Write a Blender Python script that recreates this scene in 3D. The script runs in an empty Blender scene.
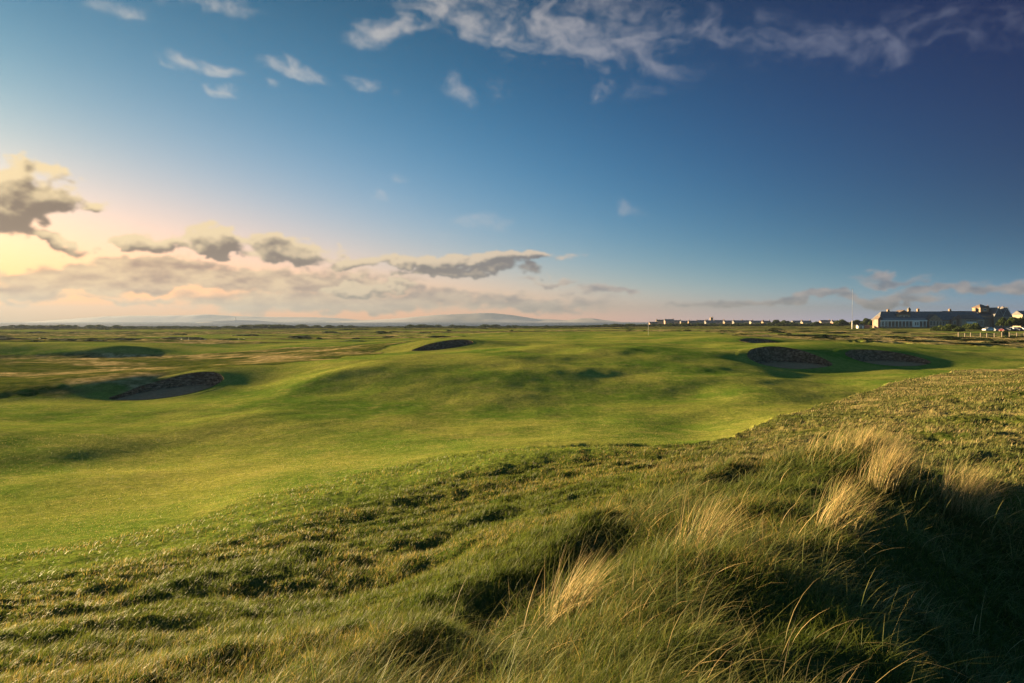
import bpy, math, random
import numpy as np
from mathutils import Vector, noise as mnoise
random.seed(7); rng = np.random.default_rng(11)
R = math.radians
S = bpy.context.scene
COL = S.collection
EYE = 5.0; F = 683.0; HX = 512.0; HY = 321.5

# ------------------------------------------------------------------ camera
cam = bpy.data.cameras.new('camera'); co = bpy.data.objects.new('camera', cam); COL.objects.link(co)
cam.sensor_width = 36; cam.lens = 36 * F / 1024
co.location = (0, 0, EYE); co.rotation_euler = (R(90), 0, 0)
cam.shift_y = -(341.5 - HY) / 1024
cam.clip_start = 0.1; cam.clip_end = 60000
S.camera = co
S.view_settings.view_transform = 'Standard'; S.view_settings.look = 'None'
S.view_settings.gamma = 1; S.view_settings.use_curve_mapping = False
S.view_settings.exposure = 2.75
S.cycles.volume_bounces = 0
S.cycles.max_bounces = 6; S.cycles.transparent_max_bounces = 8

SUN_AZ = R(-54); SUN_EL = R(8.5)          # azimuth measured from the view axis (+Y), negative = left
sun = bpy.data.lights.new('sun', 'SUN'); so = bpy.data.objects.new('sun', sun); COL.objects.link(so)
sun.energy = 5.0; sun.angle = R(0.6); sun.color = (1.0, 0.72, 0.36)
sd = Vector((math.sin(SUN_AZ) * math.cos(SUN_EL), math.cos(SUN_AZ) * math.cos(SUN_EL), math.sin(SUN_EL)))
so.rotation_euler = sd.to_track_quat('Z', 'Y').to_euler()

# ------------------------------------------------------------------ node helper
class NT:
    def __init__(s, tree): s.t = tree; s.n = tree.nodes; s.l = tree.links
    def node(s, typ, **kw):
        x = s.n.new(typ)
        for k, v in kw.items(): setattr(x, k, v)
        return x
    def put(s, inp, v):
        if isinstance(v, bpy.types.NodeSocket): s.l.new(v, inp)
        elif v is not None:
            if inp.type == 'RGBA' and len(v) == 3: v = (*v, 1)
            inp.default_value = v
    def math(s, op, a, b=None, c=None, clamp=False):
        x = s.node('ShaderNodeMath', operation=op, use_clamp=clamp)
        for i, v in enumerate((a, b, c)):
            if v is not None: s.put(x.inputs[i], v)
        return x.outputs[0]
    def vmath(s, op, a, b=None, out=0):
        x = s.node('ShaderNodeVectorMath', operation=op)
        s.put(x.inputs[0], a)
        if b is not None:
            s.put(x.inputs['Scale'] if op == 'SCALE' else x.inputs[1], b)
        return x.outputs[out]
    def mix(s, f, a, b, typ='MIX'):
        x = s.node('ShaderNodeMix', data_type='RGBA', blend_type=typ)
        s.put(x.inputs[0], f); s.put(x.inputs[6], a); s.put(x.inputs[7], b)
        return x.outputs[2]
    def noise(s, vec, scale, detail=4, rough=0.55, dist=0, color=False):
        x = s.node('ShaderNodeTexNoise')
        s.put(x.inputs['Vector'], vec); x.inputs['Scale'].default_value = scale
        x.inputs['Detail'].default_value = detail; x.inputs['Roughness'].default_value = rough
        x.inputs['Distortion'].default_value = dist
        return x.outputs['Color' if color else 'Fac']
    def ramp(s, v, lo, hi, a=0.0, b=1.0, smooth=True):
        x = s.node('ShaderNodeMapRange', interpolation_type='SMOOTHSTEP' if smooth else 'LINEAR')
        s.put(x.inputs[0], v); x.inputs[1].default_value = lo; x.inputs[2].default_value = hi
        x.inputs[3].default_value = a; x.inputs[4].default_value = b
        return x.outputs[0]
    def attr(s, name):
        x = s.node('ShaderNodeAttribute', attribute_name=name); return x.outputs['Fac']
    def mapping(s, vec, loc=(0,0,0), rot=(0,0,0), scale=(1,1,1), typ='POINT'):
        x = s.node('ShaderNodeMapping', vector_type=typ)
        s.put(x.inputs[0], vec); x.inputs[1].default_value = loc
        x.inputs[2].default_value = rot; x.inputs[3].default_value = scale
        return x.outputs[0]
    def comb(s, a, b, c):
        x = s.node('ShaderNodeCombineXYZ')
        for i, v in enumerate((a, b, c)): s.put(x.inputs[i], v)
        return x.outputs[0]

# ------------------------------------------------------------------ world: Nishita sky with clouds far overhead
# vectorised value noise
_perm = rng.random((256, 256)).astype(np.float64)
def vnoise(x, y):
    xi = np.floor(x).astype(int); yi = np.floor(y).astype(int); fx = x - xi; fy = y - yi
    fx = fx*fx*fx*(fx*(fx*6-15)+10); fy = fy*fy*fy*(fy*(fy*6-15)+10)
    g = lambda a, b: _perm[a & 255, b & 255]
    return (g(xi,yi)*(1-fx)+g(xi+1,yi)*fx)*(1-fy) + (g(xi,yi+1)*(1-fx)+g(xi+1,yi+1)*fx)*fy
def fbm(x, y, o=4, r=.5):
    s = 0; a = 1; t = 0
    for i in range(o):
        s = s + a*(vnoise(x*2**i + 17.3*i, y*2**i + 5.1*i) - .5); t += a; a *= r
    return s / t * 2
def sstep(x, a, b):
    t = np.clip((x - a) / (b - a), 0, 1); return t*t*(3 - 2*t)

def angle_of(px, py):
    a = math.atan((px - HX) / F); return a, math.atan((HY - py) / F * math.cos(a))
def lin(c): return tuple(((v/255+.055)/1.055)**2.4 if v > 10 else v/255/12.92 for v in c)
CUM = [(33,200,52,36,0,1.3),(4,214,46,28,0,1.2),(62,243,58,12,-14,.9),(85,200,36,9,0,.55),(152,247,36,14,0,1.3),(212,243,36,17,0,1.3),(185,250,20,8,0,.6),
       (295,256,62,15,-5,1.35),(270,248,36,14,0,.9),(450,263,150,10,3.5,1.1),(520,257,60,6,3,.8),(368,288,58,9,2,.95),(500,272,42,14,0,.95),(440,275,46,8,0,.8),
       (-150,240,140,60,0,1.1)]
BANK = [(140,279,190,19,3,1.1),(20,288,120,16,0,.9),(300,282,150,12,0,.7),(340,303,190,17,0,.85),(520,306,120,11,0,.6),(600,293,56,7,0,.6),(550,284,36,5,0,.6),(100,300,160,6,0,.4),
       (745,303,70,7,0,.8),(815,300,60,6,0,.85),(890,301,80,6,0,.75),(960,291,90,8,2,.85),(1060,287,100,10,0,.85),(-260,285,180,25,0,1),(690,303,40,4,0,.6),(900,282,60,6,0,.6)]
CIR = [(385,32,46,22,10,1.0),(485,20,120,40,-10,.95),(600,46,130,46,-14,.9),(560,15,110,30,0,.75),(880,48,190,36,-4,1.0),(700,35,130,30,-4,.65),(292,74,52,13,-8,1.1),
       (198,66,50,12,-4,1.0),(215,94,18,9,0,1.0),(370,88,46,12,-12,.75),(456,92,30,18,-12,.6),(600,92,20,14,0,.8),(210,3,76,16,0,1.0),(380,198,15,8,0,.45),
       (466,229,50,12,8,.5),(626,207,32,8,0,.5),(402,180,16,7,0,.4),(120,8,50,12,0,.6),(90,202,36,8,0,.7),(270,88,14,6,0,.7),(505,92,26,12,0,.6),(640,95,60,20,0,.5)]
IW, IH, E0, E1 = 3600, 420, -0.02, 0.66
def cloud_image():
    A_ = np.linspace(-math.pi, math.pi, IW, endpoint=False) + math.pi/IW; E_ = np.linspace(E0, E1, IH)
    AA, EE = np.meshgrid(A_, E_)
    i0, i1 = np.searchsorted(A_, [-1.35, 1.15])
    a_, e_ = AA[:, i0:i1], EE[:, i0:i1]
    def warp(k, amp, ox): return fbm(a_*k+ox, e_*k*1.6, 4, .55)*amp, fbm(a_*k+ox+31, e_*k*1.6+7, 4, .55)*amp*.55
    def blobs(lst, a, e):
        out = np.zeros_like(a)
        for (px, py, rx, ry, tilt, st) in lst:
            A0, E_0 = angle_of(px, py); c = math.cos(A0); ct, s_ = math.cos(R(tilt)), math.sin(R(tilt))
            da = (a-A0)/c/c*F; de = (e-E_0)/c*F
            u = (da*ct + de*s_)/rx; v = (-da*s_ + de*ct)/ry
            # flat-ish bases, domed tops
            v = np.where(v < 0, v*1.25, v*.9)
            out = np.maximum(out, np.clip(st*(1-np.hypot(u, v)**1.4), 0, None))
        return out
    w1, w2 = warp(16, .035, 0); w3, w4 = warp(75, .011, 5)
    def dens(lst, da, de, fs, gain, st=1.5):
        m = blobs(lst, a_+w1+w3+da, e_+w2+w4+de)
        f = fbm((a_+da)*fs, (e_+de)*fs*st, 6, .58)
        return np.where(m > 0, m*1.5 + f*gain*np.minimum(1, m*5) - .12, -1)
    D0 = dens(CUM, 0, 0, 33, 1.05); shade = np.zeros_like(D0)
    for k in (1, 2, 3): shade += np.clip(dens(CUM, -.006*k, .0065*k, 33, 1.05), 0, 1.2)
    cov = sstep(D0, .03, .62)
    g1 = D0 - dens(CUM, -.004, .009, 33, 1.05)
    lit = np.exp(-1.15*shade)*.75 + np.clip(g1, -.3, .8)*.75 + .30*np.exp(-2.2*np.clip(D0, 0, 2)) + .06
    sv = np.array(sd); cosg = np.cos(e_)*np.sin(a_)*sv[0] + np.cos(e_)*np.cos(a_)*sv[1] + np.sin(e_)*sv[2]
    tw = np.clip((cosg-.35)/.6, 0, 1)[..., None]; lit = np.clip(lit, 0, 1)[..., None]
    mixc = lambda p, q, t: np.array(p)*(1-t) + np.array(q)*t
    L1 = mixc(lin((205,190,185)), lin((255,226,172)), tw); D1 = mixc(lin((112,120,134)), lin((112,90,74)), tw)
    Cc = D1*(1-lit) + L1*lit
    DB = dens(BANK, 0, 0, 12, .5, 3.2); fb = fbm(a_*40, e_*110, 5, .6)
    cb = sstep(DB, -.08, .6)[..., None]*.94
    hi = np.clip(.5+fb*.9 + sstep(-DB, -.5, 0)*.5, 0, 1)[..., None]
    rgt = sstep(a_, .15, .4)[..., None]
    Lb = mixc(lin((206,194,190)), lin((252,216,160)), tw); Db = mixc(lin((132,140,156)), lin((160,120,98)), tw)
    Lb = Lb*(1-rgt) + np.array(lin((196,186,184)))*rgt; Db = Db*(1-rgt) + np.array(lin((104,122,146)))*rgt
    Cb = Db*(1-hi) + Lb*hi
    w5, w6 = warp(9, .05, 40)
    mc = blobs(CIR, a_+w5*.5+w1*.6, e_+w6*.5+w2*.6)
    ca_, sa_ = math.cos(R(-16)), math.sin(R(-16)); ua = a_*ca_ + e_*sa_; va = -a_*sa_ + e_*ca_
    fc_ = fbm(ua*14+w5*40, va*38+w6*60, 6, .6); fd_ = fbm(a_*60, e_*75, 4, .6)
    cc = np.clip(sstep(mc*.85 + fc_*1.05 + fd_*.38, .02, 1.55)*sstep(mc, .0, .45), 0, 1)[..., None]
    far_ = sstep(a_, -.1, .5)[..., None]
    Ci = mixc(lin((212,206,206)), lin((244,230,214)), tw)*(1-far_) + np.array(lin((148,154,176)))*far_
    cc = cc*(.54-.16*far_)
    rgb = Ci*cc; al = cc
    rgb = rgb*(1-cb) + Cb*cb; al = al*(1-cb) + cb
    c3 = cov[..., None]*.96; rgb = rgb*(1-c3) + Cc*c3; al = al*(1-c3) + c3
    img = np.zeros((IH, IW, 4), np.float32)
    img[:, i0:i1, :3] = rgb; img[:, i0:i1, 3:] = al       # premultiplied cloud light and cover
    return img
W = bpy.data.worlds.new('World'); S.world = W; W.use_nodes = True
W.cycles.sampling_method = 'MANUAL'; W.cycles.sample_map_resolution = 256
w = NT(W.node_tree); w.n.clear()
sky = w.node('ShaderNodeTexSky', sky_type='NISHITA', sun_disc=False)
sky.sun_elevation = SUN_EL; sky.sun_rotation = SUN_AZ % (2 * math.pi)
sky.air_density = 1.0; sky.dust_density = 1.2; sky.ozone_density = 2.0
tc = w.node('ShaderNodeTexCoord').outputs['Generated']
dirv = w.vmath('NORMALIZE', tc)
sx = w.node('ShaderNodeSeparateXYZ'); w.l.new(dirv, sx.inputs[0])
az = w.math('ARCTAN2', sx.outputs[0], sx.outputs[1]); el = w.math('ARCSINE', sx.outputs[2])
SKY_K = 0.05; EXPO = 2**S.view_settings.exposure
base = sky.outputs[0]
# clarity of the air by bearing and height: deep blue away from the sun, milky near the horizon
CLAR = np.array([[-0.387, -0.976, -0.743], [-2.582, -0.76, -0.255], [-3.735, -1.959, -2.137], [-8.481, -1.149, -0.242], [-4.149, -3.44, -4.217], [-6.812, -1.138, -0.61], [1.051, 1.087, 0.97], [4.737, 3.547, 5.223], [-3.713, 0.325, 3.343]])
def clarity_image(wd=128, hg=96):
    a_, e_ = np.meshgrid((np.arange(wd)+.5)/wd*2*math.pi-math.pi, (np.arange(hg)+.5)/hg*(E1-E0)+E0)
    ac = np.clip(a_, -.72, .72); ec = np.clip(e_, 0, .47); h = np.exp(-ec/.05)
    f = np.stack([np.ones_like(ac), ac, ac*ac, ec, ec*ec, ac*ec, h, ac*h, ac*ac*ec], -1) @ CLAR
    fade = (1-sstep(np.abs(a_), .8, 1.6))*(1-sstep(e_, .5, .66)*.75); fade = fade + (1-fade)*(.25)
    im = np.ones((hg, wd, 4), np.float32); im[..., :3] = np.exp(f*fade[..., None])/8
    return im
ic = bpy.data.images.new('air_clarity', 128, 96, alpha=False, float_buffer=True, is_data=True)
ic.pixels.foreach_set(clarity_image().ravel()); ic.update(); ic.pack()
uv = w.comb(w.ramp(az, -math.pi, math.pi, smooth=False), w.math('MULTIPLY_ADD', el, 1/(E1-E0), -E0/(E1-E0)), 0.0)
tcl = w.node('ShaderNodeTexImage', image=ic, interpolation='Cubic', extension='EXTEND'); w.put(tcl.inputs[0], uv)
base = w.vmath('MULTIPLY', base, w.vmath('SCALE', tcl.outputs['Color'], 8.0))
img = bpy.data.images.new('high_clouds', IW, IH, alpha=True, float_buffer=True, is_data=True)
img.alpha_mode = 'CHANNEL_PACKED'
img.pixels.foreach_set(cloud_image().ravel()); img.update(); img.pack()
ti = w.node('ShaderNodeTexImage', image=img, interpolation='Cubic', extension='EXTEND')
w.put(ti.inputs[0], uv)
c = w.vmath('SCALE', base, w.math('SUBTRACT', 1.0, ti.outputs['Alpha']))
c = w.vmath('ADD', c, w.vmath('SCALE', ti.outputs['Color'], 1/SKY_K/EXPO))
bg = w.node('ShaderNodeBackground'); w.put(bg.inputs[0], c); bg.inputs[1].default_value = SKY_K
wo = w.node('ShaderNodeOutputWorld'); w.l.new(bg.outputs[0], wo.inputs[0])

# ------------------------------------------------------------------ small helpers
def tag(o, label=None, cat=None, group=None, kind=None):
    for k, v in (('label', label), ('category', cat), ('group', group), ('kind', kind)):
        if v: o[k] = v
    return o
def link(name, me, mat=None, parent=None):
    o = bpy.data.objects.new(name, me); COL.objects.link(o)
    if mat and not me.materials: me.materials.append(mat)
    if parent: o.parent = parent
    return o
def empty(name, loc=(0,0,0), rz=0):
    o = bpy.data.objects.new(name, None); COL.objects.link(o); o.location = loc; o.rotation_euler = (0,0,rz); o.empty_display_size = .5
    return o
def fast_mesh(name, V, Fc, smooth=True, attrs=None):
    me = bpy.data.meshes.new(name)
    V = np.asarray(V, np.float32); Fc = np.asarray(Fc, np.int32); k = Fc.shape[1]
    me.vertices.add(len(V)); me.vertices.foreach_set('co', V.ravel())
    me.loops.add(Fc.size); me.loops.foreach_set('vertex_index', Fc.ravel())
    me.polygons.add(len(Fc)); me.polygons.foreach_set('loop_start', np.arange(0, Fc.size, k, dtype=np.int32))
    me.update(calc_edges=True)
    if smooth: me.polygons.foreach_set('use_smooth', np.ones(len(Fc), bool))
    for n, a in (attrs or {}).items():
        at = me.attributes.new(n, 'FLOAT', 'POINT'); at.data.foreach_set('value', np.asarray(a, np.float32))
    me.validate(); return me
class MB:
    """collects boxes, prisms and tubes into one mesh"""
    def __init__(s): s.v = []; s.f = []
    def add(s, vs, fs):
        b = len(s.v); s.v += [tuple(v) for v in vs]; s.f += [tuple(b + i for i in f) for f in fs]; return s
    def box(s, x0, x1, y0, y1, z0, z1):
        return s.add([(x0,y0,z0),(x1,y0,z0),(x1,y1,z0),(x0,y1,z0),(x0,y0,z1),(x1,y0,z1),(x1,y1,z1),(x0,y1,z1)],
                     [(0,3,2,1),(4,5,6,7),(0,1,5,4),(1,2,6,5),(2,3,7,6),(3,0,4,7)])
    def gable(s, x0, x1, y0, y1, z0, z1, axis='x', hip=0.0, hip2=None):
        """pitched roof solid; ridge along axis, hip = ridge shortening at each end"""
        h2 = hip if hip2 is None else hip2
        if axis == 'x':
            ym = (y0 + y1) / 2; vs = [(x0,y0,z0),(x1,y0,z0),(x1,y1,z0),(x0,y1,z0),(x0+hip,ym,z1),(x1-h2,ym,z1)]
            return s.add(vs, [(0,3,2,1),(0,1,5,4),(2,3,4,5),(1,2,5),(3,0,4)])
        xm = (x0 + x1) / 2; vs = [(x0,y0,z0),(x1,y0,z0),(x1,y1,z0),(x0,y1,z0),(xm,y0+hip,z1),(xm,y1-h2,z1)]
        return s.add(vs, [(0,3,2,1),(1,2,5,4),(3,0,4,5),(0,1,4),(2,3,5)])
    def tube(s, p0, p1, r0, r1, n=10):
        p0 = Vector(p0); p1 = Vector(p1); d = (p1 - p0).normalized()
        a = d.orthogonal().normalized(); b = d.cross(a); vs = []
        for p, r in ((p0, r0), (p1, r1)):
            for i in range(n):
                t = 2 * math.pi * i / n; vs.append(p + a * (r * math.cos(t)) + b * (r * math.sin(t)))
        return s.add(vs, [(i, (i+1) % n, n + (i+1) % n, n + i) for i in range(n)] + [tuple(range(n))[::-1], tuple(range(n, 2*n))])
    def build(s, name, mat, parent=None, smooth=False, bevel=0):
        me = bpy.data.meshes.new(name); me.from_pydata(s.v, [], s.f); me.update()
        if smooth:
            for p in me.polygons: p.use_smooth = True
        me.materials.append(mat)
        o = link(name, me, None, parent)
        if bevel:
            md = o.modifiers.new('bevel', 'BEVEL'); md.width = bevel; md.segments = 2
        return o
def in_poly(x, y, poly):
    c = np.zeros(np.shape(x), bool); n = len(poly)
    for i in range(n):
        x1, y1 = poly[i]; x2, y2 = poly[(i+1) % n]
        with np.errstate(divide='ignore', invalid='ignore'):
            k = ((y1 > y) != (y2 > y)) & (x < (x2 - x1) * (y - y1) / (y2 - y1 + 1e-12) + x1)
        c ^= k
    return c
def poly_dist(x, y, poly):
    d = np.full(np.shape(x), 1e9); n = len(poly)
    for i in range(n):
        x1, y1 = poly[i]; x2, y2 = poly[(i+1) % n]; dx = x2-x1; dy = y2-y1
        t = np.clip(((x-x1)*dx + (y-y1)*dy) / (dx*dx+dy*dy+1e-12), 0, 1)
        d = np.minimum(d, np.hypot(x-x1-t*dx, y-y1-t*dy))
    return np.where(in_poly(x, y, poly), -d, d)

# ------------------------------------------------------------------ survey of the ground: sight lines with a height each
def site(px, py, z):
    Y = (EYE - z) * F / (py - HY); return ((px - HX) / F * Y, Y, z)
def siteY(px, py, Y):
    return ((px - HX) / F * Y, Y, EYE - (py - HY) / F * Y)
survey = {
 -160: [(683,2.9),(620,2.1),(585,1.2),(540,.5),(480,.2),(430,0),(402,-.1),(380,.3),(358,.2),(352,.4),(344,.9),(338,.6),(333,.3),(329,.3),(328,-1.1),(327.4,-2.3)],
 0:   [(683,2.9),(620,2.1),(570,1.2),(530,.55),(500,.2),(470,.05),(445,.1),(425,.05),(404,-.12),(389,.5),(375,.3),(359,.1),(354.5,0),(346,1.0),(343,1.1),(338,.6),(333,.3),(329,.3),(328,-1.1),(327.4,-2.3)],
 60:  [(683,2.9),(620,2.1),(575,1.4),(548,.9),(510,.35),(480,.12),(455,.1),(425,.05),(406,-.03),(388,.5),(375,.3),(359,.1),(354.5,0),(346,1.0),(343,1.1),(338,.6),(333,.3),(329,.3)],
 120: [(683,2.9),(620,2.0),(565,1.45),(538,.95),(500,.35),(465,.1),(440,.1),(425,.05),(408,-.05),(382,.75),(370,.35),(359,.1),(354.5,-.1),(346.5,1.08),(343,1.0),(338,.6),(333,.3),(329,.3)],
 180: [(683,2.9),(620,2.05),(560,1.5),(520,.85),(490,.4),(455,.12),(425,.15),(409,.0),(365,.3),(356,.1),(350,.2),(343,.9),(338,.6),(333,.3),(329,.3)],
 275: [(683,3.0),(620,2.15),(560,1.7),(497,1.05),(475,.6),(455,.2),(430,.15),(415,.2),(398,.1),(384,.5),(371,1.1),(361,.7),(352,.4),(345,.6),(338,.6),(333,.4),(329,.3),(328,-1.1),(327.4,-2.3)],
 340: [(683,3.15),(640,2.7),(600,1.8),(540,1.45),(485,.95),(465,.5),(445,.2),(420,.1),(398,.15),(383,.85),(374,1.35),(364,1.55),(354,1.2),(348,.8),(342,.8),(336,.7),(331,.3),(328,-.9),(327.4,-2.2)],
 400: [(683,3.2),(620,2.65),(560,1.75),(510,1.3),(475,1.0),(455,.4),(435,.1),(405,.15),(385,.8),(368,1.55),(357,1.8),(351,1.5),(342,1.0),(336,.8),(331,.5),(328,.4)],
 520: [(683,3.4),(600,3.0),(540,2.4),(500,1.7),(470,1.3),(452,1.15),(441,.2),(425,.08),(405,.25),(385,.82),(368,1.58),(355,2.08),(348,2.25),(344,2.2),(340,1.9),(335,1.6),(331,1.0),(328,.6)],
 620: [(683,3.4),(600,3.3),(540,3.0),(500,2.5),(480,1.9),(460,1.35),(449,1.2),(439,.2),(420,.08),(400,.32),(380,1.0),(365,1.68),(352,2.25),(346,2.4),(342,2.4),(338,2.15),(334,1.9),(331,1.3),(328,.8)],
 700: [(683,3.4),(600,3.4),(540,3.25),(500,3.05),(474,2.55),(452,1.0),(440,.25),(420,.1),(398,.4),(378,1.2),(362,1.8),(350,2.05),(345,2.2),(341,2.2),(338,2.2),(334,1.8),(330,1.3),(328,.8)],
 745: [(683,3.35),(600,3.35),(520,3.2),(463,2.75),(446,1.3),(432,.5),(410,.35),(392,.75),(376,1.25),(362,1.65),(351,1.98),(336,1.9),(332,1.3),(329,.9)],
 800: [(683,3.4),(600,3.4),(520,3.3),(480,3.0),(459,2.9),(438,1.3),(420,.85),(405,.65),(390,.85),(377,1.0),(344,2.2),(338,1.5),(333,1.1),(329,.9)],
 860: [(683,3.2),(600,3.25),(530,3.15),(490,2.9),(456,2.95),(436,1.5),(420,1.15),(403,.95),(390,.9),(376,.95),(345,1.8),(340,1.4),(334,1.0),(329,1.1),(327,1.5)],
 930: [(683,2.5),(600,2.6),(540,2.65),(490,2.7),(475,2.7),(452,1.85),(425,1.6),(405,1.4),(388,1.15),(378,.95),(369,.95),(350,1.5),(345,.9),(340,.8),(335,.8),(330,1.0),(327,1.5)],
 1024:[(683,1.8),(600,1.9),(540,2.0),(512,2.3),(497,2.6),(476,2.1),(440,2.0),(410,1.95),(390,1.9),(376,1.75),(369,1.0),(358,.9),(350,.95),(345,.9),(340,.9),(335,.8),(330,1.1),(327,1.5)],
 1190:[(683,1.8),(600,1.9),(540,2.1),(500,2.4),(470,2.3),(430,2.2),(400,2.1),(380,1.9),(370,1.2),(358,.6),(345,.9),(335,.9),(327,1.5)],
}
BUNK = [  # rim points (px, py, distance), floor height, label
 ([(109,399,44.6),(125,393,46.6),(150,384,49.0),(178,376,50.8),(200,372,51.5),(217,373,51.4),(223,380,49.6),(206,389,47.0),(176,396.5,45.0),(140,400.5,44.2)], -.12,
  'pale sand bunker in the left fairway, with sunlit pinkish sand and a dark turf wall'),
 ([(747,354,63.5),(754,348.5,66.3),(770,346,68),(792,348.5,68),(812,354,66.7),(828,361,64.5),(832,365.5,62.3),(815,368.5,60.6),(790,369,60),(765,365.5,60.5),(751,360,61.7)], .69,
  'largest right-hand bunker, dark turf face with a thin crescent of pink sand'),
 ([(845,353,70.5),(853,350,73),(872,350,74.3),(897,352.5,73.8),(920,358,72),(931,362.5,69.6),(918,366,67.4),(890,366,66.5),(865,362.5,67.4),(849,357.5,69.2)], .60,
  'dark bunker farthest to the right, low long oval with brown turf face'),
 ([(739,340.5,97),(748,338.2,100),(762,339,101),(775,341.5,100),(785,345,97),(770,345,94.5),(752,343,94)], 1.15,
  'small sliver of a dark bunker just above and behind the largest right bunker'),
 ([(411,350.3,79.5),(424,345.5,83),(442,341.5,86),(458,339.5,87.5),(469,340.5,87.5),(473,343.5,85.5),(460,346.8,82.5),(440,349.6,79.8),(425,351,79)], 1.15,
  'narrow dark bunker cut into the far crest near the middle of the fairway'),
]
pts = []
for px, lst in survey.items():
    for py, z in lst: pts.append(site(px, py, z))
for rim, fz, lb in BUNK:
    for a in rim: pts.append(siteY(*a))
for px in (0, 170, 330, 450): 
    for Yd in (520, 800): 
        pts.append(((px-HX)/F*Yd, Yd, -.8 if Yd < 600 else -2.4))
for px in (700, 850, 1024, 1190):
    for Yd, z in ((480,1.3),(700,.8),(1200,1.0),(3000,.8)): pts.append(((px-HX)/F*Yd, Yd, z))
for a in np.arange(-180, 181, 30):
    if abs(a) < 50: 
        pts.append((1.6*math.sin(R(a)), 1.6*math.cos(R(a)), 3.3)); continue
    for r, z in ((1.6,3.3),(5,3.2 if a < 0 else 2.6),(14,1.2 if a < 0 else 2.2),(50,.2 if a < 0 else 1.2),(200,.5),(900,.3)):
        pts.append((r*math.sin(R(a)), r*math.cos(R(a)), z))
pts = np.array(pts)
def polar(x, y): return np.arctan2(x, y), np.log(np.hypot(x, y))
T, L = polar(pts[:,0], pts[:,1]); C2 = np.stack([T*1.0, L*1.0], 1)
def kern(d): return np.where(d > 0, d*d*np.log(d + 1e-9), 0)
D = np.hypot(C2[:,None,0]-C2[None,:,0], C2[:,None,1]-C2[None,:,1])
n = len(pts); A = np.zeros((n+3, n+3)); A[:n,:n] = kern(D) + np.eye(n)*2e-4
Pm = np.c_[np.ones(n), C2]; A[:n,n:] = Pm; A[n:,:n] = Pm.T
wt = np.linalg.solve(A, np.r_[pts[:,2], 0, 0, 0])
TT = np.concatenate([np.linspace(-math.pi, -.8, 50)[:-1], np.linspace(-.8, .8, 420), np.linspace(.8, math.pi, 50)[1:]])
LL = np.linspace(math.log(1.2), math.log(6500), 620)
tab = np.zeros((len(TT), len(LL)))
for i, t in enumerate(TT):
    d = np.hypot(t - C2[None,:,0], LL[:,None] - C2[None,:,1])
    tab[i] = kern(d) @ wt[:n] + wt[n] + wt[n+1]*t + wt[n+2]*LL
tab = np.clip(tab, -1.5, 4.0)
def base_h(x, y):
    t, l = polar(x, y); l = np.clip(l, LL[0], LL[-1]-1e-6)
    fi = np.interp(t, TT, np.arange(len(TT))); fj = (l - LL[0]) / (LL[1]-LL[0])
    i = np.clip(fi.astype(int), 0, len(TT)-2); j = np.clip(fj.astype(int), 0, len(LL)-2); a = fi-i; b = fj-j
    return (tab[i,j]*(1-a)+tab[i+1,j]*a)*(1-b) + (tab[i,j+1]*(1-a)+tab[i+1,j+1]*a)*b

def edge_of(tab_):
    px = np.array([p for p, _ in tab_], float); v = np.log(np.array([q for _, q in tab_], float)); th = np.arctan((px-HX)/F)
    return lambda t: np.interp(t, th, v)
# mown fairway lies between these two distances (forward distance) for each bearing
near_e = edge_of([(-160,12),(0,11.6),(60,12.6),(120,13.2),(180,13.8),(275,16),(400,19.5),(480,21.5),(520,22.6),(620,24.2),(700,25),(760,29),(830,36),(900,45),(960,56),(1024,66),(1190,85)])
far_e = edge_of([(-160,40),(0,45),(100,47),(180,53),(230,55),(275,57),(330,66),(370,78),(410,95),(440,150),(500,230),(700,250),(740,150),(800,125),(1024,118),(1190,118)])
MOUND = [(-.85,3.5),(-.2,5.6),(.95,7.9),(2.3,10.0),(3.6,11.3),(5.2,12.6),(6.6,12.0),(7.0,10.6),(7.6,9.2),(9.5,7.0),(12,2),(10,-6),(-2,-6),(-2.2,0)]
rims = []
for rim, fz, lb in BUNK:
    Pn = np.array([siteY(*a) for a in rim]); m = len(Pn); out = []
    for i in range(m):
        p0, p1, p2, p3 = Pn[i-1], Pn[i], Pn[(i+1) % m], Pn[(i+2) % m]
        for s in np.linspace(0, 1, 8, endpoint=False):
            out.append(.5*((2*p1)+(-p0+p2)*s+(2*p0-5*p1+4*p2-p3)*s*s+(-p0+3*p1-3*p2+p3)*s**3))
    rims.append(np.array(out))
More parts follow.
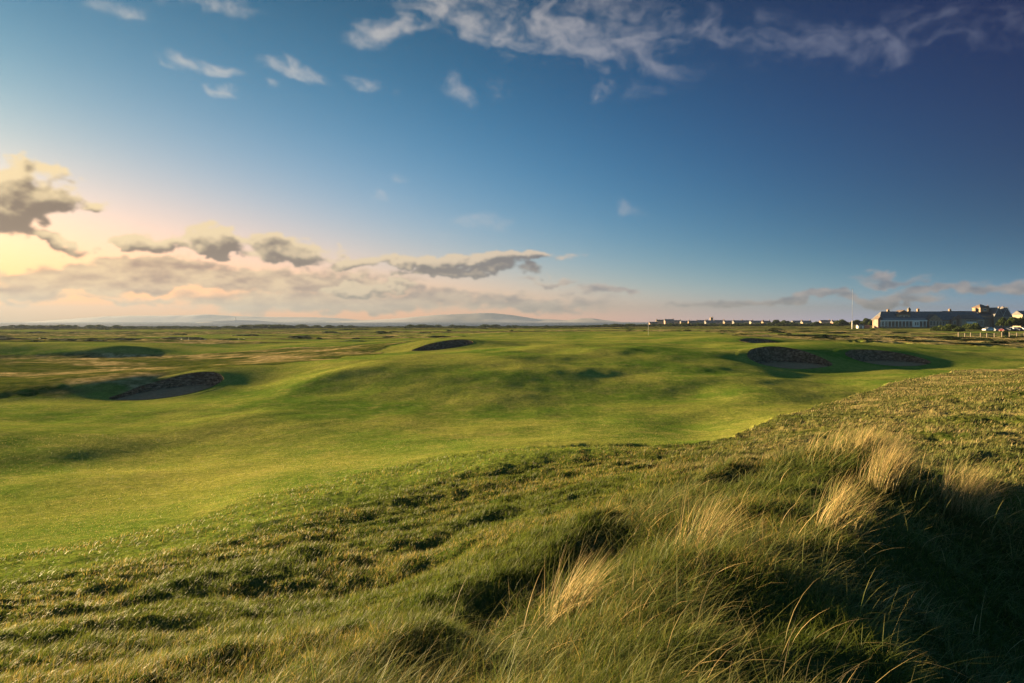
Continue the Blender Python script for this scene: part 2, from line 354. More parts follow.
def zones(x, y):
    t, l = polar(x, y); fwd = np.where(y > 1, np.log(np.maximum(y, 1)), l)
    n1 = fbm(x/6, y/6, 3)*.05 + fbm(x/1.2+9, y/1.2, 2)*.012
    tt = np.clip(t, -.75, .75)
    soft = 1-sstep(t, -.15, .12)
    e_ = fwd - near_e(tt) + n1
    a = sstep(e_, -.006, .012)*(1-soft) + sstep(e_, -.09, .10)*soft; b = sstep(far_e(tt) - fwd + n1*2, -.01, .03)
    fair = a*b
    # further mown greens and paths among the links
    def patch(px, Yd, rx, ry):
        X = (px-HX)/F*Yd; q = np.hypot((x-X)/rx, (y-Yd)/ry) + fbm(x/12, y/12, 2)*.25
        return sstep(-q, -1.08, -.95)
    for a_ in ((40,115,38,11),(250,126,34,9),(360,150,30,10),(150,190,60,12),(380,230,90,10),(560,330,120,26),(960,99,28,9),(90,340,90,22),(470,190,30,14),(900,205,60,9),(820,330,70,9),(1010,262,34,22)):
        fair = np.maximum(fair, patch(*a_))
    apron = sstep(fwd - near_e(tt) + n1, -.30, -.16)*(1-a)*sstep(-t, -.25, -.1)     # semi-rough beside the fairway
    mound = sstep(-poly_dist(x, y, MOUND) + fbm(x*.9, y*.9, 3)*.5, -.25, .35)
    d = np.hypot(x, y)
    dry = sstep(fbm(x/9+3, y/5+2, 4, .6), -.25, .30)*sstep(d, 40, 60)
    bank = sstep(t, .22, .42)*sstep(d, 13, 22)*(1-sstep(d, 60, 80))
    dry = np.maximum(dry, bank*sstep(fbm(x/2.5, y/2.5, 4, .6), -.5, .5)*.8)
    strawband = sstep(t, .22, .34)*sstep(d, 128, 150)*(1-sstep(d, 230, 290))
    dry = np.maximum(dry*(1-.2*(1-a)), strawband*sstep(fbm(x/20, y/7, 4, .6), -.55, .1))
    dry = dry*(1-sstep(d, 300, 380)*.55)
    return fair, dry, mound, apron
def coast(t):      # distance of the shoreline for each bearing
    return np.exp(np.interp(t, [-3.2,-1.2,-.6,-.2,.1,.19,.23,.3,1.0,2.0,3.2], np.log([3000,1100,900,930,1000,1150,1800,6000,6000,6000,3000])))
def H(x, y):
    x = np.asarray(x, float); y = np.asarray(y, float)
    calm = np.ones(x.shape)
    for rm in rims:
        c_ = rm.mean(0); rx_, ry_ = np.ptp(rm[:,0])/2, np.ptp(rm[:,1])/2
        calm = np.minimum(calm, sstep(np.hypot((x-c_[0])/(rx_+1), (y-c_[1])/(ry_+1)), 1.1, 2.9))
    z = base_h(x, y); d = np.hypot(x, y); fair, dry, mound, apron = zones(x, y); t = np.arctan2(x, y)
    rough = (1-fair)
    near_rough = rough*(1-mound)*(1-sstep(d, 30, 45))
    ang = R(32); u = x*math.cos(ang)+y*math.sin(ang); v = -x*math.sin(ang)+y*math.cos(ang)
    z = z + near_rough*(1-.6*apron)*(fbm(u/1.5, v/.9, 4, .65)*.15 + fbm(x*1.7+3, y*1.7, 3)*.07 + fbm(x*5, y*5, 2)*.03)
    z = z + mound*(1-sstep(d, 14, 20))*(fbm(x/1.3+4, y/1.3, 3)*.13 + fbm(x*1.6, y*1.6+3, 2)*.12 - .20 + .24*np.exp(-((x-5.5)**2+(y-11.1)**2)/1.0))
    far_r = rough*sstep(d, 40, 60)
    z = z + far_r*calm*(fbm(x/9, y/9, 4, .6)*.45*sstep(d, 50, 120) + fbm(x/2, y/2, 3)*.06)
    z = z + fair*calm*sstep(d, 13, 30)*((fbm(x/11+7, y/9+1, 2)*.34 + fbm(x/26+3, y/15+4, 2)*.45*sstep(d, 26, 36))*(1-sstep(d, 70, 110)) + fbm(x/4.5+2, y/4+5, 3)*.12 + fbm(x/30, y/26, 2)*.5*sstep(d, 50, 90)*(1-sstep(d, 200, 300)))
    c = coast(t); sea = sstep(d/c, .96, 1.04)
    return z*(1-sea) + -6.0*sea

# ------------------------------------------------------------------ materials
def new_mat(name):
    m = bpy.data.materials.new(name); m.use_nodes = True; t = NT(m.node_tree); t.n.clear()
    o = t.node('ShaderNodeOutputMaterial'); return m, t, o
def bump(t, h, strength, dist):
    b = t.node('ShaderNodeBump'); b.inputs['Strength'].default_value = strength; b.inputs['Distance'].default_value = dist
    t.put(b.inputs['Height'], h); return b.outputs[0]
def simple(name, colr, rough=.7, var=.25, scale=3.0, metal=0, bumpd=0, spec=.4):
    m, t, o = new_mat(name); p = t.node('ShaderNodeBsdfPrincipled')
    oc = t.node('ShaderNodeTexCoord').outputs['Object']
    f = t.noise(oc, scale, 5, .6)
    c2 = tuple(c*(1-var) for c in colr); c3 = tuple(min(1, c*(1+var)) for c in colr)
    t.put(p.inputs['Base Color'], t.mix(t.ramp(f, .3, .7), c2, c3))
    p.inputs['Roughness'].default_value = rough; p.inputs['Metallic'].default_value = metal
    p.inputs['Specular IOR Level'].default_value = spec
    if bumpd: t.put(p.inputs['Normal'], bump(t, f, .6, bumpd))
    t.l.new(p.outputs[0], o.inputs[0]); return m
M = {}
m, t, o = new_mat('links_turf'); M['turf'] = m
geo = t.node('ShaderNodeNewGeometry').outputs['Position']
fair = t.attr('fair'); dry = t.attr('dry'); mound = t.attr('mound'); apron = t.attr('apron')
nb = t.noise(geo, .12, 4, .55); nm = t.noise(geo, 1.1, 5, .6); nf = t.noise(geo, 9, 5, .65); nff = t.noise(geo, 45, 3, .7)
fc = t.mix(t.ramp(nb, .35, .65), (.088,.148,.022), (.20,.21,.045))
fc = t.mix(t.math('MULTIPLY', t.ramp(nm, .45, .8), .5), fc, (.32,.27,.085))
fc = t.mix(1.0, fc, t.mix(t.ramp(nff, .3, .7), (.62,.64,.6), (1.36,1.33,1.3)), 'MULTIPLY')
n3 = t.noise(geo, 3.1, 4, .65)
fc = t.mix(1.0, fc, t.mix(t.ramp(n3, .33, .67), (.80,.84,.80), (1.16,1.12,1.12)), 'MULTIPLY')
fc = t.mix(1.0, fc, t.mix(t.ramp(nf, .35, .65), (.74,.77,.74), (1.2,1.18,1.15)), 'MULTIPLY')
rc = t.mix(t.ramp(nm, .35, .65), (.028,.048,.008), (.08,.09,.018))
rc = t.mix(t.math('MULTIPLY', t.ramp(nf, .5, .75), .6), rc, (.16,.14,.05))
dc = t.mix(t.ramp(nm, .35, .68), (.17,.135,.05), (.46,.34,.16))
dc = t.mix(t.math('MULTIPLY', t.ramp(t.noise(geo, .55, 5, .7), .56, .66), .75), dc, (.035,.05,.014))
dc = t.mix(t.math('MULTIPLY', t.ramp(t.noise(geo, 2.7, 3, .7), .55, .7), .6), dc, (.07,.075,.02))
c_ = t.mix(t.math('MULTIPLY', dry, t.ramp(t.noise(geo, .3, 5, .65), .34, .58)), rc, dc)
c_ = t.mix(apron, c_, t.mix(t.ramp(nf, .35, .65), (.08,.13,.018), (.15,.17,.035)))
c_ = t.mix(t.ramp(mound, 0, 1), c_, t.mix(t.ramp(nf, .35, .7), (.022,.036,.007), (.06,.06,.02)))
c_ = t.mix(fair, c_, fc)
p = t.node('ShaderNodeBsdfPrincipled'); t.put(p.inputs['Base Color'], c_); p.inputs['Roughness'].default_value = .9
p.inputs['Specular IOR Level'].default_value = .0
hh = t.math('ADD', t.math('MULTIPLY', n3, 1.8), t.math('ADD', t.math('MULTIPLY', nff, .35), t.math('MULTIPLY', nf, 1.0)))
hh2 = t.math('MULTIPLY', t.math('ADD', nm, t.math('MULTIPLY', nf, .3)), t.math('SUBTRACT', 1.0, fair))
n1 = bump(t, hh, .5, .03)
b2 = t.node('ShaderNodeBump'); b2.inputs['Strength'].default_value = .6; b2.inputs['Distance'].default_value = .25
t.put(b2.inputs['Height'], hh2); t.l.new(n1, b2.inputs['Normal']); t.l.new(b2.outputs[0], p.inputs['Normal'])
t.l.new(p.outputs[0], o.inputs[0])

def blade_mat(name, root, mid, tip, straw, strawness, trans=.35):
    m, t, o = new_mat(name)
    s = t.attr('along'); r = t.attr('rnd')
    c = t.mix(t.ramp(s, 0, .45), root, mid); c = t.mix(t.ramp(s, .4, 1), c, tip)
    c = t.mix(t.math('MULTIPLY', t.ramp(r, 1-strawness-.12, 1-strawness+.12), t.ramp(s, -.1, .4)), c, straw)
    v = t.math('FRACT', t.math('MULTIPLY', r, 57.3))
    c = t.mix(1.0, c, t.mix(v, (.65,.68,.65), (1.35,1.3,1.25)), 'MULTIPLY')
    p = t.node('ShaderNodeBsdfPrincipled'); t.put(p.inputs['Base Color'], c); p.inputs['Roughness'].default_value = .5
    p.inputs['Specular IOR Level'].default_value = .06
    tr = t.node('ShaderNodeBsdfTranslucent'); t.put(tr.inputs[0], c)
    mx = t.node('ShaderNodeMixShader'); mx.inputs[0].default_value = trans
    t.l.new(p.outputs[0], mx.inputs[1]); t.l.new(tr.outputs[0], mx.inputs[2]); t.l.new(mx.outputs[0], o.inputs[0])
    return m
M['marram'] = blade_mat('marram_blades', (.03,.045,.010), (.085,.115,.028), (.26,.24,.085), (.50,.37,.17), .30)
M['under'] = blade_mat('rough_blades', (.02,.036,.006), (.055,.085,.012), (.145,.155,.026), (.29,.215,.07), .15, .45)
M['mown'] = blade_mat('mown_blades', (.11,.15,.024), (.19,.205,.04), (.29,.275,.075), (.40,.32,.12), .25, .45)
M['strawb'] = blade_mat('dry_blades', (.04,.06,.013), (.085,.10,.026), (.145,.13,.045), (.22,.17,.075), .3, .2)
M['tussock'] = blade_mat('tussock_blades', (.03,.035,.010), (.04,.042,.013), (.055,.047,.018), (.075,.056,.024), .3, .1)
M['leaf'] = blade_mat('gorse_leaves', (.02,.035,.008), (.035,.055,.012), (.06,.085,.018), (.10,.10,.03), .08, .15)

m, t, o = new_mat('bunker_sand'); M['sand'] = m
geo = t.node('ShaderNodeNewGeometry').outputs['Position']
p = t.node('ShaderNodeBsdfPrincipled'); f = t.noise(geo, 4, 5, .6)
t.put(p.inputs['Base Color'], t.mix(t.ramp(f, .3, .7), (.28,.15,.075), (.40,.22,.115))); p.inputs['Roughness'].default_value = .95; p.inputs['Specular IOR Level'].default_value = 0
t.put(p.inputs['Normal'], bump(t, t.math('ADD', f, t.math('MULTIPLY', t.noise(geo, 1.6, 3), 1.5)), .6, .12)); t.l.new(p.outputs[0], o.inputs[0])
m, t, o = new_mat('stacked_turf'); M['revet'] = m
geo = t.node('ShaderNodeNewGeometry').outputs['Position']
wv = t.node('ShaderNodeTexWave', wave_type='BANDS', bands_direction='Z'); wv.inputs['Scale'].default_value = 2.3
wv.inputs['Distortion'].default_value = 3.0; wv.inputs['Detail Scale'].default_value = 3; t.put(wv.inputs['Vector'], geo)
f = t.noise(t.mapping(geo, scale=(1,1,2.0)), 3.2, 4, .75)
c_ = t.mix(t.ramp(f, .40, .64), (.12,.072,.045), (.36,.24,.155))
c_ = t.mix(t.math('MULTIPLY', t.ramp(t.noise(geo, 1.3, 4, .7), .5, .68), .5), c_, (.085,.08,.03))
c_ = t.mix(t.math('MULTIPLY', wv.outputs['Fac'], .4), c_, (.05,.033,.02))
p = t.node('ShaderNodeBsdfPrincipled'); t.put(p.inputs['Base Color'], c_); p.inputs['Roughness'].default_value = 1; p.inputs['Specular IOR Level'].default_value = 0
t.put(p.inputs['Normal'], bump(t, t.math('ADD', f, t.math('MULTIPLY', wv.outputs['Fac'], .5)), .8, .12)); t.l.new(p.outputs[0], o.inputs[0])

m, t, o = new_mat('sea_water'); M['sea'] = m
geo = t.node('ShaderNodeNewGeometry').outputs['Position']
p = t.node('ShaderNodeBsdfPrincipled'); p.inputs['Base Color'].default_value = (.06,.09,.14,1); p.inputs['Specular IOR Level'].default_value = .12; p.inputs['Roughness'].default_value = .45
p.inputs['IOR'].default_value = 1.33
st = t.mapping(geo, scale=(.3,1,1))
t.put(p.inputs['Normal'], bump(t, t.noise(st, .05, 5, .65), 1.0, 14.0)); t.l.new(p.outputs[0], o.inputs[0])
M['hill'] = simple('far_moorland', (.36,.32,.31), .95, .35, .0012)

# ------------------------------------------------------------------ ground sheet (polar grid about the viewpoint dune, out past the shore)
th = np.concatenate([np.arange(-math.pi, -.72, .025), np.arange(-.72, .72, .00125), np.arange(.72, math.pi, .025)])
lr = np.concatenate([np.arange(math.log(1.3), math.log(130), .0085), np.arange(math.log(130), math.log(1300), .011), np.arange(math.log(1300), math.log(6200), .05)])
nt, nr = len(th), len(lr)
TH, LR = np.meshgrid(th, lr, indexing='ij'); RR = np.exp(LR); X = RR*np.sin(TH); Y = RR*np.cos(TH)
Z = H(X, Y); fa, dr, mo, ap = zones(X, Y)
idx = np.arange(nt*nr).reshape(nt, nr)
q = np.stack([idx, np.roll(idx, -1, 0)], 0)
F4 = np.stack([idx[:,:-1], idx[:,1:], np.roll(idx,-1,0)[:,1:], np.roll(idx,-1,0)[:,:-1]], -1).reshape(-1, 4)[:, ::-1]
inside = np.zeros(nt*nr, bool); xf, yf = X.ravel(), Y.ravel()
for rim in rims:
    box_ = (xf > rim[:,0].min()-1) & (xf < rim[:,0].max()+1) & (yf > rim[:,1].min()-1) & (yf < rim[:,1].max()+1)
    k = np.where(box_)[0]; inside[k] |= poly_dist(xf[k], yf[k], rim[:,:2]) < .08
F4 = F4[~inside[F4].any(1)]
cen = np.array([[0, 0, float(H(np.array([.01]), np.array([.01]))[0])]])
Vv = np.concatenate([np.stack([xf, yf, Z.ravel()], 1), cen]); ci = nt*nr
ring = idx[:, 0]
att = dict(fair=np.r_[fa.ravel(), 0], dry=np.r_[dr.ravel(), 0], mound=np.r_[mo.ravel(), 1], apron=np.r_[ap.ravel(), 0])
capf = np.stack([ring, np.roll(ring, -1), np.full(nt, ci), np.full(nt, ci)], 1)
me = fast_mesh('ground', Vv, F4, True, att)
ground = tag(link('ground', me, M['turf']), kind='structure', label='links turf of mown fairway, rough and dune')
# inner cap right under the tripod
me = fast_mesh('dune_floor', Vv[np.r_[ring, ci]], np.stack([np.roll(np.arange(nt), -1), np.arange(nt), np.full(nt, nt)], 1), True,
               {k: v[np.r_[ring, ci]] for k, v in att.items()})
tag(link('ground_under_viewpoint', me, M['turf']), kind='structure')

# sea and far shore hills
mb = MB(); SE = 8300
nn = 48; vs = []; fs = []
for i in range(nn):
    a = 2*math.pi*i/nn
    vs.append((600*math.sin(a), 600*math.cos(a), -3.5)); vs.append((SE*math.sin(a), SE*math.cos(a), -3.5))
for i in range(nn): j = (i+1) % nn; fs.append((2*i, 2*i+1, 2*j+1, 2*j)[::-1])
mb.add(vs, fs); tag(mb.build('sea', M['sea']), kind='structure')
def ridge(name, Yd, prof, depth, seed):
    """range of hills: a skyline of (px, py) given its own distance, with ridged flanks in depth"""
    px = np.array([p[0] for p in prof], float); hz = np.array([(HY - p[1])/F*Yd + EYE for p in prof])
    nx, ny = 260, 26; gx = np.linspace(px[0], px[-1], nx); V = []
    for j in range(ny):
        s = j/(ny-1)*2 - 1
        for i in range(nx):
            yy = Yd + s*depth; x = (gx[i]-HX)/F*Yd
            h = np.interp(gx[i], px, hz); 
            f = max(0, 1-abs(s))**.8
            nz = mnoise.fractal(Vector((x/700+seed, yy/700, seed)), 1, 2, 6)
            V.append((x, yy, -20 + max(0, (h+20)*f*(1+.10*nz) + (1-f)*f*nz*h*.5)))
    ii = np.arange(nx*ny).reshape(ny, nx)
    Fq = np.stack([ii[:-1,:-1], ii[:-1,1:], ii[1:,1:], ii[1:,:-1]], -1).reshape(-1,4)
    return tag(link(name, fast_mesh(name, V, Fq), M['hill']), kind='structure')
ridge('island_hills', 6900, [(330,322),(380,319.5),(412,316.5),(430,315),(455,313.6),(478,312.2),(492,312.6),(512,314.8),(535,318.6),(552,319),(566,320),(580,318),(592,317.8),(604,319.8),(622,322)], 600, 3.3)
ridge('headland_hills', 7400, [(30,322),(70,319),(110,316.3),(160,315.5),(205,314.5),(240,316),(280,316.5),(330,317.5),(360,320),(400,322)], 500, 8.1)
ridge('low_island', 4200, [(196,322.4),(214,320.8),(236,319.9),(256,320.3),(280,322.2)], 90, 1.1)

# ------------------------------------------------------------------ bunkers
rims_i = 0
for (rimspec, fz, lb), rim in zip(BUNK, rims):
    rim[:,2] = H(rim[:,0], rim[:,1]); c0 = rim.mean(0); ynear = rim[:,1].min(); fz = min(fz, rim[:,2].min()-.13); slp = {0:.06, 1:.035, 2:.03}.get(rims_i, .0)
    rims_i += 1
    fl = lambda yy_: fz + slp*(yy_-ynear)
    root = empty('sand_bunker', (c0[0], c0[1], fz))
    tag(root, lb, 'bunker', 'revetted bunkers cut into the fairway')
    N = len(rim); nxt = np.roll(rim, -1, 0) - np.roll(rim, 1, 0)
    nrm = np.stack([nxt[:,1], -nxt[:,0]], 1); nrm /= np.linalg.norm(nrm, axis=1)[:,None]
    if np.mean(np.sum(nrm*(rim[:,:2]-c0[:2]), 1)) < 0: nrm = -nrm
    off = np.array([c0[0], c0[1], fz])
    botz = np.minimum(rim[:,2]-.12, fl(rim[:,1])); hgt = rim[:,2]-botz
    V = []; K = 14
    for k in range(K):
        s = k/(K-1); inn = (.03*(k % 2) + hgt*.16*s + .04*s)
        jit = fbm(rim[:,0]*3+k*5, rim[:,1]*3, 2)*.03
        zz = rim[:,2] - hgt*s + (.03 if k == 0 else 0)
        V.append(np.c_[rim[:,:2]-nrm*(inn+jit)[:,None], zz])
    bot = V[-1].copy()
    V = np.concatenate(V) - off; ii = np.arange(N*K).reshape(K, N)
    Fq = np.stack([ii[:-1], np.roll(ii,-1,1)[:-1], np.roll(ii,-1,1)[1:], ii[1:]], -1).reshape(-1,4)
    link('turf_wall', fast_mesh('turf_wall', V, Fq), M['revet'], root)
    V = []; K = 10
    for k in range(K):
        s = k/(K-1); q = bot[:,:2]*(1-s) + c0[:2]*s
        z = bot[:,2]*(1-s)**1.5 + (fl(q[:,1])-.06)*(1-(1-s)**1.5) + fbm(q[:,0]*1.2, q[:,1]*1.2, 3)*.06*min(1, 3*s)
        V.append(np.c_[q, z])
    V = np.concatenate(V) - off; ii = np.arange(N*K).reshape(K, N)
    Fq = np.stack([ii[:-1], np.roll(ii,-1,1)[:-1], np.roll(ii,-1,1)[1:], ii[1:]], -1).reshape(-1,4)
    link('sand', fast_mesh('sand', V, Fq), M['sand'], root)
    ww = max(1.0, .022*c0[1]); V = []; Wd = [0, .06, .2, .45, .75, 1.0]; K = len(Wd)
    for k, s in enumerate(Wd):
        q = rim[:,:2] + nrm*(ww*s - .03)
        z = H(q[:,0], q[:,1]) + .012*(1-s) - .05*(s > .9)
        V.append(np.c_[q, z])
    Vw = np.concatenate(V); ii = np.arange(N*K).reshape(K, N)
    Fq = np.stack([ii[:-1], ii[1:], np.roll(ii,-1,1)[1:], np.roll(ii,-1,1)[:-1]], -1).reshape(-1,4)
    fa_, dr_, mo_, ap_ = zones(Vw[:,0], Vw[:,1])
    # turf material reads world position, so the lip runs on from the fairway
    link('grass_lip', fast_mesh('grass_lip', Vw-off, Fq, True, dict(fair=fa_, dry=dr_, mound=mo_, apron=ap_)), M['turf'], root)

# ------------------------------------------------------------------ grass blades
def blades(name, P0, Ln, Wd, bearing, a0, a1, segs, mat, tint=None, twist=.6):
    N = len(P0); s = np.linspace(0, 1, segs+1); out = np.zeros((N, segs+1, 2, 3), np.float32)
    face = bearing + math.pi/2 + rng.normal(0, twist, N)
    wx, wy = np.sin(face), np.cos(face); hx = np.zeros(N); hz = np.zeros(N); ds = 1/segs
    for k in range(segs+1):
        if k:
            a = a0 + (a1-a0)*(s[k]-ds/2); hx = hx + np.sin(a)*ds*Ln; hz = hz + np.cos(a)*ds*Ln
        half = Wd*.5*(1 - s[k]**1.6*.93)
        for j, sg in enumerate((-1, 1)):
            out[:,k,j,0] = P0[:,0] + hx*np.sin(bearing) + sg*half*wx
            out[:,k,j,1] = P0[:,1] + hx*np.cos(bearing) + sg*half*wy
            out[:,k,j,2] = P0[:,2] + hz
    b = (np.arange(N)*(segs+1)*2)[:,None]; k = np.arange(segs)[None,:]*2
    Fq = np.stack([b+k, b+k+1, b+k+3, b+k+2], -1).reshape(-1,4)
    rnd = rng.random(N) if tint is None else tint
    al = np.broadcast_to(s[None,:,None], (N, segs+1, 2)).ravel()
    return fast_mesh(name, out.reshape(-1,3), Fq, True, dict(along=al, rnd=np.repeat(rnd, (segs+1)*2)))
WIND = R(78)      # blades are combed to the right by the wind
def scatter(n, t0, t1, r0, r1, power=1.0):
    """sample points with density falling off with distance: pdf ~ r^-power per unit log r"""
    t_ = rng.uniform(t0, t1, n); u_ = rng.random(n)
    if power == 0: l_ = math.log(r0) + u_*(math.log(r1)-math.log(r0))
    else: 
        A_, B_ = r0**-power, r1**-power; l_ = -np.log(A_ + u_*(B_-A_))/power
    r_ = np.exp(l_); return r_*np.sin(t_), r_*np.cos(t_)
# marram on the dune: clumps of long bent blades over a dense green under-storey
x, y = scatter(6200, -.5, .85, 2.6, 14, -.55)
k = (poly_dist(x, y, MOUND) + fbm(x*.9, y*.9, 3)*.4 < .12)
k &= (fbm(x/.8+2, y/.8+8, 3) > -.12)
x, y = x[k], y[k]; nC = len(x)
vig = .65 + .6*np.clip(fbm(x/1.7, y/1.7, 2)+.5, 0, 1)          # vigour of each clump
PB = []; LB = []; BB = []; A0 = []; A1 = []; TI = []
per = 15
cx = np.repeat(x, per); cy = np.repeat(y, per); vg = np.repeat(vig, per); nB = len(cx)
bx = cx + rng.normal(0, .055, nB); by = cy + rng.normal(0, .055, nB); bz = H(bx, by) - .02
Ln = vg*rng.uniform(.15, .44, nB); cb = np.repeat(rng.normal(0, .85, nC), per)
bear = WIND + cb + rng.normal(0, .45, nB); a0 = np.abs(rng.normal(.68, .3, nB)) + np.repeat(rng.uniform(-.2, .4, nC), per); a1 = a0 + rng.uniform(.5, 1.5, nB)
tint = np.clip(np.repeat(np.clip(fbm(x/1.4+5, y/1.4, 3)*.5+.45, 0, 1), per)*.45 + rng.random(nB)*.46, 0, 1)
dist = np.hypot(bx, by); Wb = np.maximum(.0035, .0008*dist)*rng.uniform(.7, 1.3, nB)
sx2, sy2 = scatter(4500, -.5, .85, 2.6, 14, -.4); k = (poly_dist(sx2, sy2, MOUND) < .1) & (fbm(sx2/.9, sy2/.9, 3) > -.1); sx2, sy2 = sx2[k], sy2[k]; n2 = len(sx2)
wild = rng.random(nB) < .22; bear = np.where(wild, bear + rng.normal(0, 1.4, nB), bear)      # tangled and trodden blades
bx = np.r_[bx, sx2]; by = np.r_[by, sy2]; bz = np.r_[bz, H(sx2, sy2)-.02]; Ln = np.r_[Ln, rng.uniform(.28, .6, n2)]
Wb = np.r_[Wb, np.maximum(.0035, 0.0008*np.hypot(sx2, sy2))]; bear = np.r_[bear, WIND + rng.normal(0, .7, n2)]; b0 = np.abs(rng.normal(.75, .3, n2))
a0 = np.r_[a0, b0]; a1 = np.r_[a1, b0 + rng.uniform(.6, 1.7, n2)]; tint = np.r_[tint, rng.uniform(.3, .95, n2)]
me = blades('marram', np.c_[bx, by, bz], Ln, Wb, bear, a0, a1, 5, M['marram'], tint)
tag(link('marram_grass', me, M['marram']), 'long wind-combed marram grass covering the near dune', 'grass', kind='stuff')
def carpet(name, n, t0, t1, r0, r1, power, cond, Lr, wk, mat, label, segs=2, hgt_noise=True, lean=.5, tint_shift=0.0, wind=WIND, spread=1.2):
    x, y = scatter(n, t0, t1, r0, r1, power); k = cond(x, y); x, y = x[k], y[k]
    z = H(x, y) - .01; n_ = len(x); d_ = np.hypot(x, y)
    Ln = rng.uniform(*Lr, n_)*((.65 + .7*np.clip(fbm(x*1.3, y*1.3, 3)+.5, 0, 1)) if hgt_noise else 1)
    Wb = np.maximum(.003, wk*d_)*rng.uniform(.7, 1.3, n_)
    bear = wind + rng.normal(0, spread, n_); a0 = np.abs(rng.normal(lean*.5, .25, n_)); a1 = a0 + rng.uniform(.2, 1.0, n_)*lean*1.6
    tint = np.clip(rng.random(n_)*.8 + np.clip(fbm(x/1.8, y/1.8, 3)*.6+.15, -.1, .3) + tint_shift, 0, 1)
    me = blades(name, np.c_[x, y, z], Ln, Wb, bear, a0, a1, segs, mat, tint)
    return tag(link(name, me, mat), label, 'grass', kind='stuff')
def c_mound(x, y): return (poly_dist(x, y, MOUND) + fbm(x*.9, y*.9, 3)*.4 < .25)
def c_rough(x, y):
    f, d_, m_, a_ = zones(x, y); return (f < .5) & (np.arctan2(x, y) + rng.normal(0, .06, len(x)) < .36) & (rng.random(len(x)) < 1-.75*a_) & (rng.random(len(x)) > m_*.8)
def c_apron(x, y):
    f, d_, m_, a_ = zones(x, y); return (f > .5)
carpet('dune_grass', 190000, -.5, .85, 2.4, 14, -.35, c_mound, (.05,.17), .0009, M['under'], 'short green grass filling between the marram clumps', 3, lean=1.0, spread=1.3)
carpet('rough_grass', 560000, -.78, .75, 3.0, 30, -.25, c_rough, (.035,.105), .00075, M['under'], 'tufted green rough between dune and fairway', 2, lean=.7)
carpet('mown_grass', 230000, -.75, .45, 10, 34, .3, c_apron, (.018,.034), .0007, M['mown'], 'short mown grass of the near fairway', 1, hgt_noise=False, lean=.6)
def c_bank(x, y):
    f, d_, m_, a_ = zones(x, y); t = np.arctan2(x, y)
    return (f < .4) & (m_ < .5) & (fbm(x/1.5, y/1.5, 3, .6) > -.35) & (rng.random(len(x)) < sstep(t + fbm(x/2, y/2, 3)*.12, .14, .42))
carpet('bank_grass', 110000, .12, .75, 12, 66, .1, c_bank, (.06,.17), .0010, M['strawb'], 'dry straw-coloured grass on the bank behind the dune', 2, lean=.9, spread=.6)
def c_far(x, y):
    f, d_, m_, a_ = zones(x, y); return (f < .35) & (rng.random(len(x)) < .25 + .75*d_)

def tuft(x, y, nb, Lr, rad, a0m, a1r, label, straw=.4, wmin=.005):
    z = float(H(np.array([x]), np.array([y]))[0])
    ang = rng.uniform(0, 2*math.pi, nb); rr = rad*np.abs(rng.normal(0, .55, nb)); bx = rr*np.sin(ang); by = rr*np.cos(ang)
    gz = H(x+bx, y+by) - z - .02; out = bx/rad*.25
    bear = WIND + rng.normal(0, .5, nb); a0 = np.abs(rng.normal(a0m, .2, nb)) + out.clip(0); a1 = a0 + rng.uniform(*a1r, nb)
    me = blades('tuft', np.c_[bx, by, gz], rng.uniform(*Lr, nb), np.full(nb, wmin)*rng.uniform(.7,1.3,nb), bear, a0, a1, 6, M['marram'],
                np.clip(rng.random(nb)*.7+straw, 0, 1))
    o = link('grass_tuft', me, M['marram']); o.location = (x, y, z)
    return tag(o, label, 'grass tuft', 'tall marram tufts on the dune')
tuft(5.75, 11.2, 2400, (.35,.72), .7, .25, (.5,1.5), 'largest windswept marram tuft crowning the dune ridge, dark underneath', .32, .0075)
tuft(5.2, 9.6, 600, (.5,.85), .26, .15, (.3,1.1), 'pale tuft leaning right just below the largest tuft on the ridge', .4)
tuft(6.1, 9.3, 620, (.5,.9), .3, .25, (.4,1.2), 'straw-coloured tuft at the right of the dune in front of the shaded hollow', .4)
tuft(3.1, 6.6, 320, (.45,.75), .2, .3, (.3,1.0), 'slender straw tuft in the middle of the near dune', .35)
tuft(.35, 5.0, 320, (.4,.7), .2, .35, (.3,1.0), 'bleached tuft at the lower left foot of the dune', .4)
tuft(1.6, 6.0, 320, (.45,.7), .22, .4, (.3,1.0), 'pale tuft on the sunlit flank of the dune, left of the slender straw tuft', .3)

